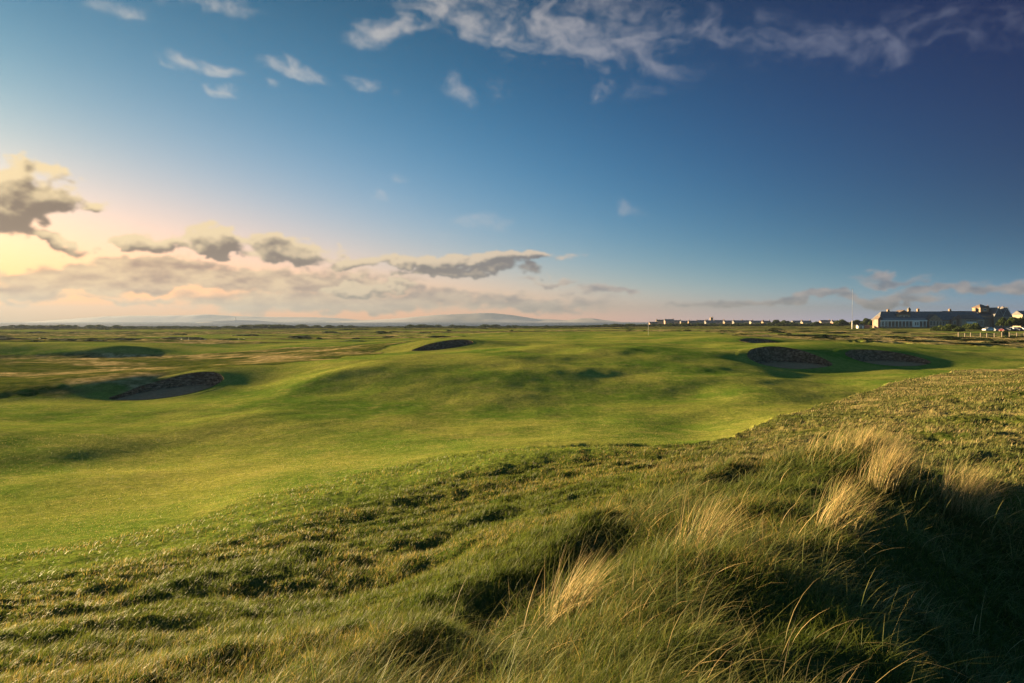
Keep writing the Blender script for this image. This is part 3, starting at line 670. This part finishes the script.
# ------------------------------------------------------------------ gorse and trees: leaf-clump shrubs
def bush_mesh(name, wx, wy, h, n, leaf, seed, dome=True, flat=.0):
    r = np.random.default_rng(seed); lob = r.uniform(-.75, .75, (7, 2)); lh = r.uniform(.55, 1.0, 7); lob[0] = 0; lh[0] = 1
    i = r.integers(0, 7, n); v = r.normal(size=(n,3)); v /= np.linalg.norm(v, axis=1)[:,None]; v[:,2] = np.abs(v[:,2])
    q = r.uniform(.7, 1.0, n)**.5
    px = (lob[i,0]*.6 + v[:,0]*q*.45)*wx/2; py = (lob[i,1]*.6 + v[:,1]*q*.45)*wy/2; pz = h*lh[i]*(.12+.88*v[:,2]*q)
    a = r.uniform(0, 2*math.pi, n); b = r.uniform(-.6, .9, n); Lf = leaf*r.uniform(.6, 1.4, n)
    ux = np.stack([np.cos(a), np.sin(a), np.zeros(n)], 1); uz = np.stack([-np.sin(a)*np.sin(b), np.cos(a)*np.sin(b), np.cos(b)], 1)
    c = np.stack([px,py,pz],1)[:,None,:]; o = np.stack([-ux-uz*.6, ux-uz*.6, ux*.4+uz, -ux*.4+uz], 1)*(Lf/2)[:,None,None]
    V = (c+o).reshape(-1,3); V[:,2] = np.maximum(V[:,2], -.1)
    return fast_mesh(name, V, np.arange(4*n).reshape(-1,4), False, dict(along=np.repeat(pz/h, 4), rnd=np.repeat(r.random(n), 4)))
def merge_bushes(name, items, label, cat):
    Vs = []; Al = []; Rn = []
    protos = [bush_mesh('p', 1, 1, 1, 260, .16, 40+i) for i in range(5)]
    dat = []
    for pm in protos:
        v = np.zeros(len(pm.vertices)*3, np.float32); pm.vertices.foreach_get('co', v)
        a = np.zeros(len(pm.vertices), np.float32); pm.attributes['along'].data.foreach_get('value', a)
        r_ = np.zeros(len(pm.vertices), np.float32); pm.attributes['rnd'].data.foreach_get('value', r_); dat.append((v.reshape(-1,3), a, r_))
    for (x, y, wx, h) in items:
        v, a, r_ = dat[random.randrange(5)]; z = float(H(np.array([x]), np.array([y]))[0])
        Vs.append(v*np.array([wx, wx, h], np.float32)*1.2 + np.array([x, y, z-.1], np.float32)); Al.append(a); Rn.append(r_)
    V = np.concatenate(Vs)
    for pm in protos: bpy.data.meshes.remove(pm)
    me = fast_mesh(name, V, np.arange(len(V)).reshape(-1,4), False, dict(along=np.concatenate(Al), rnd=np.concatenate(Rn)))
    return tag(link(name, me, M['leaf']), label, cat, kind='stuff')
items = []
for i in range(520):          # dark line of gorse and thorn along the shore
    px = random.uniform(-120, 610); Yd = random.uniform(560, 800)
    big = (abs(px-60) < 60) or (abs(px-300) < 60) or (abs(px-440) < 30) or (abs(px-500) < 18)
    hh = random.uniform(.9, 1.7) + (1.3 if big and random.random() < .4 else 0) - (.5 if 330 < px < 380 else 0)
    items.append(((px-HX)/F*Yd, Yd, random.uniform(6, 18), max(.8, hh)))
for i in range(170):
    px = random.uniform(600, 850); Yd = random.uniform(560, 760)
    items.append(((px-HX)/F*Yd, Yd, random.uniform(7, 16), random.uniform(1.2, 2.4)))
merge_bushes('shore_scrub', items, 'continuous dark belt of gorse and scrub along the shore', 'scrub')
items = []
for i in range(260):          # scattered heather and low gorse in the links
    px = random.uniform(-60, 1080); Yd = random.choice([random.uniform(150, 420), random.uniform(100, 200)])
    X_, Y_ = (px-HX)/F*Yd, Yd; f = zones(np.array([X_]), np.array([Y_]))[0][0]
    if f > .2: continue
    items.append((X_, Y_, random.uniform(1.5, 9), random.uniform(.15, .6)))
merge_bushes('heather_scrub', items, 'low dark heather and gorse scattered across the links', 'scrub')
def gz(x, y): return float(H(np.array([x]), np.array([y]))[0])
M['bark'] = simple('bark', (.06,.045,.03), .9, .4, 4)
def bush(px, Yd, wx, h, label, seed, wy=None, group='shrubs in front of the clubhouse', name='shrub', cat='shrub'):
    X_ = (px-HX)/F*Yd; root = empty(name, (X_, Yd, gz(X_, Yd))); tag(root, label, cat, group)
    link('foliage', bush_mesh('foliage', wx, wy or wx, h, int(500+220*h*wx**.7), .22+.03*h, seed), M['leaf'], root)
    b = MB(); 
    for i in range(3): b.tube((.1*i-.1, 0, -.2), (.5*(i-1), .1, h*.5), .10, .04, 6)
    b.build('stem', M['bark'], root)
    return root
bush(941, 300, 9, 2.6, 'dark shrub at the left end of the row below the clubhouse bay', 1)
bush(949, 285, 8.5, 3.2, 'tallest dark shrub below the clubhouse, left of the fence end', 2)
bush(958, 268, 6, 2.2, 'olive shrub spilling towards the wire fence left of the lawn', 3)
bush(967, 330, 7, 3.0, 'round shrub against the white conservatory', 4)
bush(975, 322, 8, 3.4, 'bushy shrub just left of the white parked car', 5)
bush(1005.5, 203, 1.9, 1.7, 'small dark round bush between the fence posts on the lawn', 6)

# ------------------------------------------------------------------ far village (each house a thing) about 850 m away
M['slate'] = simple('slate_roof', (.10,.095,.10), .8, .3, 1.2)
M['slate_brown'] = simple('weathered_tiles', (.11,.075,.06), .85, .3, 1.2)
M['stone'] = simple('sandstone', (.27,.18,.115), .9, .35, 1.6)
M['stone_dark'] = simple('dark_sandstone', (.22,.15,.105), .9, .35, 1.6)
M['pink'] = simple('pink_render', (.27,.16,.13), .85, .12, .8)
M['cream'] = simple('cream_paint', (.26,.21,.15), .8, .1, 1)
M['white'] = simple('white_paint', (.66,.62,.55), .7, .1, 2)
M['grey_r'] = simple('grey_render', (.16,.15,.145), .85, .15, .8)
M['glass'] = simple('window_glass', (.03,.035,.045), .12, .2, .6, spec=.8)
M['metal'] = simple('lead_flashing', (.36,.37,.38), .5, .15, 1)
M['wood'] = simple('fence_wood', (.20,.16,.12), .9, .3, 8)
M['gold'] = simple('straw_thatch', (.3,.22,.12), .9, .3, 3)
def house(px, Yd, wd, h, rh, wallm, roofm, label, nwin, name='village_house', cat='house', group='houses of the far village', chim=1, dz=0):
    X_ = (px-HX)/F*Yd; z = gz(X_, Yd)+dz; root = empty(name, (X_, Yd, z)); tag(root, label, cat, group); dp = 8
    MB().box(-wd/2, wd/2, -dp/2, dp/2, -1, h).build('wall', M[wallm], root)
    MB().gable(-wd/2-.4, wd/2+.4, -dp/2-.4, dp/2+.4, h+.003, h+rh).build('roof', M[roofm], root)
    for i in range(chim):
        xx = wd/2-.6 if i == 0 else -wd/2+.6
        MB().box(xx-.5, xx+.5, -.4, .4, h+rh*.6, h+rh+1.0).build('chimney', M['stone_dark'], root)
    for i in range(nwin):
        xx = -wd/2 + wd*(i+.5)/nwin
        for zz in ([1.0, 3.8] if h > 5 else [1.1]):
            f = MB().box(xx-.75, xx+.75, -dp/2-.10, -dp/2+.05, zz, zz+1.5).build('window', M['white'], root)
            MB().box(xx-.6, xx+.6, -dp/2-.13, -dp/2-.095, zz+.15, zz+1.35).build('pane', M['glass'], f)
    return root
HS = [(653,9,3.5,2.0,'pink','slate_brown','seaward end of the village, lowest pink house beside the sea'),(661,12,6.0,2.6,'cream','slate_brown','cream two-storey house second from the seaward end of the village'),
 (669,11,6.2,3.0,'pink','slate','pink gabled house right of the cream two-storey house near the village seaward end'),(676,12,5.5,2.6,'stone','slate_brown','brown stone house between pink gabled and dark slate-roofed village houses'),
 (685,11,4.4,2.6,'stone_dark','slate','small dark stone house left of the red-roofed one'),(693,11,4.4,2.6,'stone','slate_brown','low sandstone house with weathered red-brown tiles in the left half of the village'),
 (702,14,5.0,2.8,'grey_r','slate','grey rendered house left of the village church spire'),(710,12,4.6,2.6,'grey_r','slate','small grey house directly under the village church tower'),
 (719,13,4.8,2.8,'grey_r','slate','wide grey house just right of the village church tower'),(729,13,4.5,2.6,'stone_dark','slate','dark stone house two right of the church tower'),
 (738,12,4.5,2.6,'grey_r','slate','grey slate-roofed house left of the long pale village house'),(747,15,4.6,2.6,'cream','slate','long pale house in the middle of the village, left of the brightest cream one'),
 (757,17,4.4,2.2,'cream','slate','brightest cream low house, midway along the far village'),(766,9,4.0,2.4,'stone','slate_brown','small brown house touching the left side of the dark tree clump'),
 (797,12,4.0,2.4,'grey_r','slate','grey house right of the dark tree clump'),(806,11,3.6,2.9,'cream','slate','pale house second right of the dark tree clump'),
 (825,13,4.6,2.6,'cream','slate_brown','cream house with brown roof left of the flagpole'),(836,11,4.2,2.5,'pink','slate','pale pink house nearest the flagpole on its left')]
for i, (px, wd, h, rh, wm, rm, lb) in enumerate(HS):
    house(px, 880 + (i*37 % 60), wd*1.05, h*.85, rh*.85, wm, rm, lb, 3 if wd > 12 else 2, chim=1 + i % 2)
# church tower
X_ = (711.5-HX)/F*960; root = empty('church_tower', (X_, 960, gz(X_, 960))); tag(root, 'square grey church tower rising above the far village roofs', 'tower')
MB().box(-1.9, 1.9, -1.9, 1.9, -1, 10.2).build('tower_shaft', M['stone_dark'], root)
for sx_ in (-1.6, 1.6):
    for sy_ in (-1.6, 1.6): MB().gable(sx_-.4, sx_+.4, sy_-.4, sy_+.4, 10.203, 11.6, 'x', .4).build('pinnacle', M['stone_dark'], root)
MB().box(-.6, .6, -1.95, -1.85, 6.5, 8.8).build('louvre', M['glass'], root)
# trees
def tree(px, Yd, wx, h, label, seed, group='dark trees behind the links'):
    X_ = (px-HX)/F*Yd; root = empty('tree', (X_, Yd, gz(X_, Yd))); tag(root, label, 'tree', group)
    me = bush_mesh('crown', wx, wx*.8, h*.85, int(900+40*wx*h), .35+.03*h, seed); me.transform(__import__('mathutils').Matrix.Translation((0,0,h*.18)))
    link('crown', me, M['leaf'], root)
    b = MB().tube((0,0,-.3), (.1,0,h*.5), .28, .14, 8)
    for i in range(4):
        a = i*1.7; b.tube((.05,0,h*.25+.1*i), (math.cos(a)*wx*.25, math.sin(a)*wx*.25, h*.6), .12, .04, 6)
    b.build('trunk', M['bark'], root)
for i, (px, Yd, wx, h, lb) in enumerate([
 (775,700,13,6.0,'rounded dark tree at the left of the clump in the village'),(784,690,15,5.2,'broad dark tree forming the right of the clump in the village'),
 (792,720,9,3.8,'small tree trailing off the right side of the village clump'),(816,560,11,3.6,'low spreading tree just right of the pale village house'),
 (842,520,16,5.2,'dark wide tree left of the flagpole'),(857,530,15,5.0,'dark tree directly behind the flagpole'),
 (866,500,12,6.2,'tallest dark tree between the flagpole and the clubhouse'),(872,450,7,4.5,'dark tree against the pink end of the clubhouse'),
 (1003,352,10,5.4,'dark leafy tree in front of the stone house, leftmost of three'),(1012,348,10,5.6,'dark leafy tree in front of the stone house, middle of three'),
 (1022,350,11,5.6,'dark leafy tree at the right edge in front of the stone house')]):
    tree(px, Yd, wx, h, lb, 100+i)

# ------------------------------------------------------------------ clubhouse, 380 m away
CY = 380.0; U = CY/F                         # metres per unit of the survey
def cx_(px): return (px-HX)*U
def cz_(py): return EYE + (HY-py)*U
club_z = cz_(327.3)
cl = empty('clubhouse', (cx_(930), CY, club_z)); tag(cl, 'long low stone golf clubhouse with slate roofs and a white glazed veranda', 'clubhouse')
def lx(px): return (px-930)*U
def lz(py): return (327.3-py)*U
def win(x0, x1, y, z0, z1, nm=2, parent=cl, wall='white'):
    f = MB().box(x0, x1, y-.10, y+.05, z0, z1).build('window', M[wall], parent)
    p_ = MB(); n_ = nm
    wv_ = (x1-x0-.12*(n_+1))/n_
    for i in range(n_):
        a = x0+.12+i*(wv_+.12); p_.box(a, a+wv_, y-.13, y-.097, z0+.12, z1-.12)
    p_.build('pane', M['glass'], f)
MB().box(lx(880), lx(984), 0, 8, -1.5, lz(320)).build('wall', M['stone_dark'], cl)
MB().gable(lx(878.5), lx(946), -.6, 8.6, lz(320)+.003, lz(311.3), 'x', 3.6, 0).build('roof', M['slate'], cl)
MB().gable(lx(946)+.01, lx(985), -.5, 8.5, lz(320)+.006, lz(310.9), 'x', 0, 3).build('roof', M['slate'], cl)
MB().box(lx(875.6), lx(879.8), -2.5, 1.5, -1.5, lz(319.3)).build('end_bay_wall', M['pink'], cl)
MB().gable(lx(875.2), lx(880.2), -2.9, 1.8, lz(319.3)+.003, lz(316.2), 'y').build('end_bay_roof', M['slate_brown'], cl)
# veranda
b = MB(); b.add([(lx(877.5),-3.2,lz(320.4)),(lx(924),-3.2,lz(320.4)),(lx(924),-.62,lz(318.2)),(lx(877.5),-.62,lz(318.2)),
     (lx(877.5),-3.2,lz(320.4)+.12),(lx(924),-3.2,lz(320.4)+.12),(lx(924),-.62,lz(318.2)+.12),(lx(877.5),-.62,lz(318.2)+.12)],
     [(0,3,2,1),(4,5,6,7),(0,1,5,4),(1,2,6,5),(2,3,7,6),(3,0,4,7)]); ver = b.build('veranda_roof', M['grey_r'], cl)
MB().box(lx(877.5), lx(924), -3.3, -3.15, lz(321.3), lz(320.2)).build('fascia', M['white'], ver)
MB().box(lx(877.5), lx(924), -3.0, -2.9, -1, .7).build('veranda_base', M['stone'], cl)
for px in np.arange(878, 924.5, 3.45):
    MB().box(lx(px)-.17, lx(px)+.17, -3.28, -3.02, .3, lz(321.0)).build('post', M['white'], cl)
for i, px in enumerate(np.arange(878, 920, 3.45)):
    win(lx(px)+.3, lx(px+3.45)-.3, -2.95, .8, lz(321.8), 3 if i < 2 or i in (9, 10) else 2, cl, 'white' if i < 2 or i in (9, 10) else 'pink')
MB().box(lx(909.5), lx(915.5), -3.5, -3.36, .2, lz(320.8)).build('white_porch_panel', M['white'], cl)
for px in (911.0, 913.2): win(lx(px), lx(px)+.9, -3.52, 1.0, 3.0, 1)
# gabled dormer above the veranda
MB().box(lx(898), lx(911.5), 1.0, 6, lz(320), lz(314.3)).build('gable_wall', M['stone'], cl)
MB().gable(lx(897.2), lx(912.3), .6, 6.8, lz(314.3)+.003, lz(309.9), 'y').build('gable_roof', M['slate_brown'], cl)
win(lx(901), lx(904.5), 1.0, lz(318.4), lz(315.2), 2); win(lx(905.5), lx(909), 1.0, lz(318.4), lz(315.2), 2)
# cupola
cu = MB().box(lx(912), lx(914.4), 3.4, 4.8, lz(312), lz(309.2)).build('cupola', M['stone_dark'], cl)
MB().gable(lx(911.6), lx(914.8), 3.2, 5.0, lz(309.2)+.003, lz(307), 'x', .88).build('cupola_roof', M['slate'], cu)
for px, h in ((892, 309.4), (922.2, 308.8), (954.3, 309.0), (980.5, 307.9), (982, 308.6)):
    ch = MB().box(lx(px)-.55, lx(px)+.55, 3.4, 4.6, lz(312.5), lz(h)).build('chimney', M['stone_dark'], cl)
    for s_ in (-.25, .25): MB().tube((lx(px)+s_, 4.0, lz(h)), (lx(px)+s_, 4.0, lz(h)+.45), .14, .12, 8).build('chimney_pot', M['pink'], ch)
# stone bays
def bay(p0, p1, apex, eave, wallm, nwin, nm=1, depth=3.5, roofm='slate_brown'):
    MB().box(lx(p0), lx(p1), -depth, .5, -1.5, lz(eave)).build('bay_wall', M[wallm], cl)
    # stone gable front
    x0, x1 = lx(p0), lx(p1); xm = (x0+x1)/2
    MB().add([(x0,-depth,lz(eave)+.002),(x1,-depth,lz(eave)+.002),(xm,-depth,lz(apex)-.25),(x0,-depth+.4,lz(eave)+.002),(x1,-depth+.4,lz(eave)+.002),(xm,-depth+.4,lz(apex)-.25)],
             [(0,1,2),(5,4,3),(0,3,4,1),(1,4,5,2),(2,5,3,0)]).build('bay_gable', M[wallm], cl)
    r = MB(); r.gable(x0-.35, x1+.35, -depth+.42, 5.5, lz(eave)+.004, lz(apex), 'y'); r.build('bay_roof', M[roofm], cl)
    for i in range(nwin):
        a = x0 + (x1-x0)*(i+.5)/nwin; win(a-.62, a+.62, -depth, .9, lz(320.9), nm)
bay(925.5, 938, 314.2, 319.6, 'stone', 4)
for px in (940.4, 943.2, 946, 948.8): win(lx(px)-.55, lx(px)+.55, 0, .9, lz(321.2), 1)
bay(950, 956, 316, 319.6, 'stone_dark', 1, 2, 1.5, 'slate')
MB().box(lx(956.8), lx(960.4), -4, .3, -1.5, lz(318.8)).build('cream_wing_wall', M['cream'], cl)
MB().gable(lx(956.4), lx(976), -4.4, 4.0, lz(318.8)+.003, lz(314.6), 'x', 1.5).build('wing_roof', M['slate_brown'], cl)
MB().box(lx(960.4), lx(980), -3.8, .2, -1.5, lz(319.2)).build('wing_wall', M['stone'], cl)
win(lx(961.4), lx(972), -3.8, .6, lz(319.7), 6); win(lx(973.4), lx(978.6), -3.8, .8, lz(320.2), 4)
MB().box(lx(962), lx(971.5), -3.97, -3.94, .8, lz(321.6)).build('blind', M['white'], cl)
# stone house and tower at the right edge
hs = empty('stone_house', (cx_(1003), CY+6, club_z)); tag(hs, 'tall dark stone house with hipped tower and steep slate gables right of the clubhouse', 'house')
def hx(px): return (px-1003)*U
MB().box(hx(984.5), hx(1012), 0, 12, -1.5, lz(315.5)).build('wall', M['stone_dark'], hs)
MB().gable(hx(983.6), hx(1012.6), -.6, 12.6, lz(318.5), lz(309.5), 'x', 5, 2).build('roof', M['slate'], hs)
MB().box(hx(990.2), hx(998.6), 2, 9, lz(312), lz(307.2)).build('tower_wall', M['stone'], hs)
MB().gable(hx(989.4), hx(999.4), 1.5, 9.5, lz(307.2)+.003, lz(303.8), 'x', 2.4).build('tower_roof', M['slate_brown'], hs)
MB().gable(hx(999), hx(1009), -2, 8, lz(316.5), lz(307.2), 'y').build('steep_roof', M['slate'], hs)
MB().gable(hx(1007), hx(1018.5), -1.5, 9, lz(317), lz(307.0), 'y').build('steep_roof', M['slate'], hs)
b = MB()
for px, a in ((1004, 0), (1012.7, 0)):
    b.tube((hx(px), -2.1, lz(307)), (hx(px)-2.7, -2.1, lz(316.5)), .10, .10, 6); b.tube((hx(px), -2.1, lz(307)), (hx(px)+2.7, -2.1, lz(316.5)), .10, .10, 6)
b.build('bargeboard', M['metal'], hs)
MB().box(hx(999.5), hx(1018), -1.8, 8.8, -1.5, lz(316.6)).build('wing_wall', M['stone_dark'], hs)
MB().box(hx(1008.5), hx(1018.4), -1.95, -1.6, lz(317.9), lz(316.7)).build('parapet', M['cream'], hs)
for px, h in ((1000.8, 305.2), (1016.6, 306.4), (1012.8, 306.4)):
    ch = MB().box(hx(px)-.55, hx(px)+.55, 4, 5.2, lz(312), lz(h)).build('chimney', M['stone_dark'], hs)
    MB().tube((hx(px), 4.6, lz(h)), (hx(px), 4.6, lz(h)+.5), .16, .13, 8).build('chimney_pot', M['pink'], ch)
for px in (986.5, 989.2, 992, 994.8): win(hx(px)-.5, hx(px)+.5, 0, 2.9, 4.0, 1, hs, 'cream')
win(hx(993), hx(996), 2, lz(310.5), lz(308.4), 2, hs)
house(1023, 392, 6.4, 6.2, 2.2, 'cream', 'slate', 'pale house with upper windows just inside the right edge behind the trees', 2, 'pale_house', group='houses by the clubhouse', dz=1.2)
# small white shed and brown wall left of the clubhouse
r = empty('shed', (cx_(861), CY, gz(cx_(861), CY))); tag(r, 'small white shed between the flagpole and the clubhouse', 'shed')
MB().box(-1.6, 1.6, 0, 2.2, -.3, 1.7).build('wall', M['white'], r); MB().gable(-1.8, 1.8, -.2, 2.4, 1.703, 2.4).build('roof', M['slate'], r)
MB().box(-.4, .4, -.03, 0.0, 0, 1.5).build('door', M['glass'], r)
r = empty('garden_wall', (cx_(868), CY+3, gz(cx_(868), CY+3))); tag(r, 'low reddish brown wall between the shed and the clubhouse', 'wall')
MB().box(-3.6, 2.6, 0, .4, -.5, 1.7).build('wall_face', M['stone_dark'], r); MB().box(-3.7, 2.7, -.05, .45, 1.703, 1.85).build('coping', M['stone'], r)

# ------------------------------------------------------------------ flagpole, flagstick, fence, lighthouse
fp = empty('flagpole', (cx_(852.3)*.92, CY*.92, gz(cx_(852.3)*.92, CY*.92))); tag(fp, 'tall white flagpole on the links left of the clubhouse', 'flagpole')
MB().tube((0,0,0), (0,0,4.6), .30, .26, 10).build('lower_mast', M['white'], fp, True)
MB().tube((0,0,4.6), (0,0,20.5), .07, .035, 10).build('upper_mast', M['metal'], fp, True)
MB().tube((-.0,0,20.5), (0,0,20.8), .14, .1, 10).build('finial', M['gold'], fp, True)
MB().box(-.6, .6, -.6, .6, -.3, .15).build('base', M['grey_r'], fp)
x_, y_ = (648.3-HX)/F*128, 128.0
fs_ = empty('flagstick', (x_, y_, gz(x_, y_))); tag(fs_, 'thin pale flagstick standing on the far green', 'flagstick')
MB().tube((0,0,0), (0,0,2.1), .022, .018, 8).build('stick', M['white'], fs_, True)
# lighthouse on the low island
X_ = (235.5-HX)/F*4200; lh = empty('lighthouse', (X_, 4200, 12)); tag(lh, 'tiny lighthouse tower on the low island out at sea', 'lighthouse')
MB().tube((0,0,-3), (0,0,12), 5.0, 3.6, 16).build('tower', M['white'], lh, True); MB().tube((0,0,12.01), (0,0,15.5), 3.0, 2.6, 12).build('lantern', M['glass'], lh, True)
MB().tube((0,0,15.51), (0,0,17.5), 3.2, .3, 12).build('cap', M['slate'], lh, True)
fe = empty('wire_fence', (0,0,0)); tag(fe, 'low wooden post and wire fence along the lawn in front of the parked cars', 'fence')
FY = 186.0; pxs = [958.5, 965, 970.8, 980.6, 987, 994.4, 1002, 1009.5, 1017, 1024.5, 1033]; tops = []
for i, px in enumerate(pxs):
    X_ = (px-HX)/F*FY; z = gz(X_, FY); dx = random.uniform(-.03, .03)
    MB().box(X_-.09, X_+.09, FY-.09, FY+.09, z-.4, z+1.25+random.uniform(-.12,.1)).build('post', M['wood'], fe); tops.append((X_, z))
for hz_ in (.45, .8, 1.1):
    b = MB()
    for (xa, za), (xb, zb) in zip(tops[:-1], tops[1:]): b.tube((xa, FY-.1, za+hz_), (xb, FY-.1, zb+hz_), .012, .012, 5)
    b.build('wire', M['metal'], fe)

# ------------------------------------------------------------------ cars
def paint(name, c): 
    m, t, o = new_mat(name); p = t.node('ShaderNodeBsdfPrincipled'); oc = t.node('ShaderNodeTexCoord').outputs['Object']
    t.put(p.inputs['Base Color'], t.mix(t.math('MULTIPLY', t.noise(oc, 2, 4), .25), c, tuple(v*.75 for v in c))); p.inputs['Roughness'].default_value = .3
    p.inputs['Coat Weight'].default_value = .5; t.l.new(p.outputs[0], o.inputs[0]); return m
M['tyre'] = simple('tyre_rubber', (.02,.02,.02), .8); M['rim'] = simple('alloy', (.45,.45,.46), .35, .1, 3, .8)
M['lampc'] = simple('headlight_glass', (.7,.7,.68), .15, .05); M['lampr'] = simple('tail_lamp', (.35,.02,.02), .2, .1)
def car(px, Yd, rz, colr, suv, label):
    X_ = (px-HX)/F*Yd; root = empty('parked_car', (X_, Yd, gz(X_, Yd)+.02), rz); tag(root, label, 'car', 'cars parked beside the clubhouse')
    L_ = 2.2; Hh = 1.62 if suv else 1.42; pm = paint('car_paint', colr)
    prof = [(-L_,.35),(-L_,.85),(-L_+.08,1.0),(-L_+.95,1.02),(-L_+1.55,Hh-.03),(-L_+2.0,Hh),(L_-.85,Hh) if suv else (L_-1.3,Hh-.04),(L_-.2,1.02) if suv else (L_-.55,1.0),(L_-.03,.85),(L_,.4),(L_-.25,.25),(-L_+.25,.25)]
    V = []; n_ = len(prof)
    for w_, k in ((-.88,1),(-.88,1),(.88,1),(.88,1)): pass
    def yy(z): return .88 if z < 1.03 else .88 - (z-1.0)*.30
    V = [(x, -yy(z), z) for x, z in prof] + [(x, yy(z), z) for x, z in prof]
    b = MB().add(V, [tuple(range(n_))[::-1], tuple(range(n_, 2*n_))] + [(i, (i+1) % n_, n_+(i+1) % n_, n_+i) for i in range(n_)])
    b.build('body', pm, root, False, .05)
    g = MB()   # side glass and screens set just proud of the body
    for s_ in (-1, 1):
        q = [(-L_+1.12,1.06),(-L_+1.62,Hh-.12),((L_-1.0) if suv else (L_-1.42),Hh-.12),((L_-.5) if suv else (L_-.9),1.06)]
        a = [(x, s_*(yy(z)+.012), z) for x, z in q] + [(x, s_*(yy(z)-.02), z) for x, z in q]
        g.add(a, [(0,1,2,3),(7,6,5,4),(0,4,5,1),(1,5,6,2),(2,6,7,3),(3,7,4,0)])
    g.build('side_windows', M['glass'], root)
    for (xa, za, xb, zb), nm in (((-L_+.97,1.08,-L_+1.5,Hh-.08),'windscreen'), (((L_-.24),1.08,(L_-.80),Hh-.08) if suv else ((L_-.62),1.06,(L_-1.22),Hh-.1),'rear_window')):
        s_ = -1 if nm == 'windscreen' else 1; o_ = .035*s_
        MB().add([(xa+o_,-.74,za),(xa+o_,.74,za),(xb+o_,.62,zb),(xb+o_,-.62,zb),(xa,-.74,za-.02),(xa,.74,za-.02),(xb,.62,zb-.02),(xb,-.62,zb-.02)],
                 [(0,1,2,3),(7,6,5,4),(0,4,5,1),(1,5,6,2),(2,6,7,3),(3,7,4,0)]).build(nm, M['glass'], root)
    for wx_ in (-L_+.85, L_-.8):
        for s_ in (-1, 1):
            wh = MB().tube((wx_, s_*.70, .33), (wx_, s_*.91, .33), .33, .33, 20).build('wheel', M['tyre'], root, False, .02)
            MB().tube((wx_, s_*.90, .33), (wx_, s_*.925, .33), .21, .19, 14).build('rim', M['rim'], wh)
    for s_ in (-1, 1):
        MB().box(-L_-.02, -L_+.12, s_*.68-.16, s_*.68+.16, .66, .84).build('headlight', M['lampc'], root, False, .02)
        MB().box(L_-.12, L_+.02, s_*.70-.12, s_*.70+.12, .72, .95).build('tail_light', M['lampr'], root, False, .02)
car(988.2, 285, R(12), (.42,.43,.46), True, 'white estate car, leftmost in the car park')
car(996.3, 292, R(70), (.30,.32,.34), False, 'grey-green car parked directly right of the white car')
car(1003.5, 286, R(80), (.09,.008,.01), False, 'dark red car in the middle of the row')
car(1009.3, 290, R(84), (.02,.022,.03), False, 'black car right of the dark red one')
car(1014.0, 294, R(84), (.5,.52,.54), False, 'silver car between the black and dark blue cars')
car(1018.6, 288, R(84), (.02,.03,.06), True, 'dark blue car left of the last pale car')
car(1023.4, 292, R(84), (.62,.62,.6), False, 'pale car at the right edge of the photograph')

# ------------------------------------------------------------------ air: closed haze box round everything but the sky
HZ = 8500
hb = MB().box(-HZ, HZ, -HZ, HZ, -22, 186).build('haze', M['glass']); hb.data.materials.clear()
hm = bpy.data.materials.new('sea_haze'); hm.use_nodes = True; t = NT(hm.node_tree); t.n.clear(); o = t.node('ShaderNodeOutputMaterial')
v = t.node('ShaderNodeVolumePrincipled'); v.inputs['Color'].default_value = (.13,.165,.25,1); v.inputs['Density'].default_value = 0.00017; v.inputs['Anisotropy'].default_value = .3
t.l.new(v.outputs[0], o.inputs['Volume']); hb.data.materials.append(hm); tag(hb, 'thin sea haze veiling the far hills', 'haze', kind='stuff')
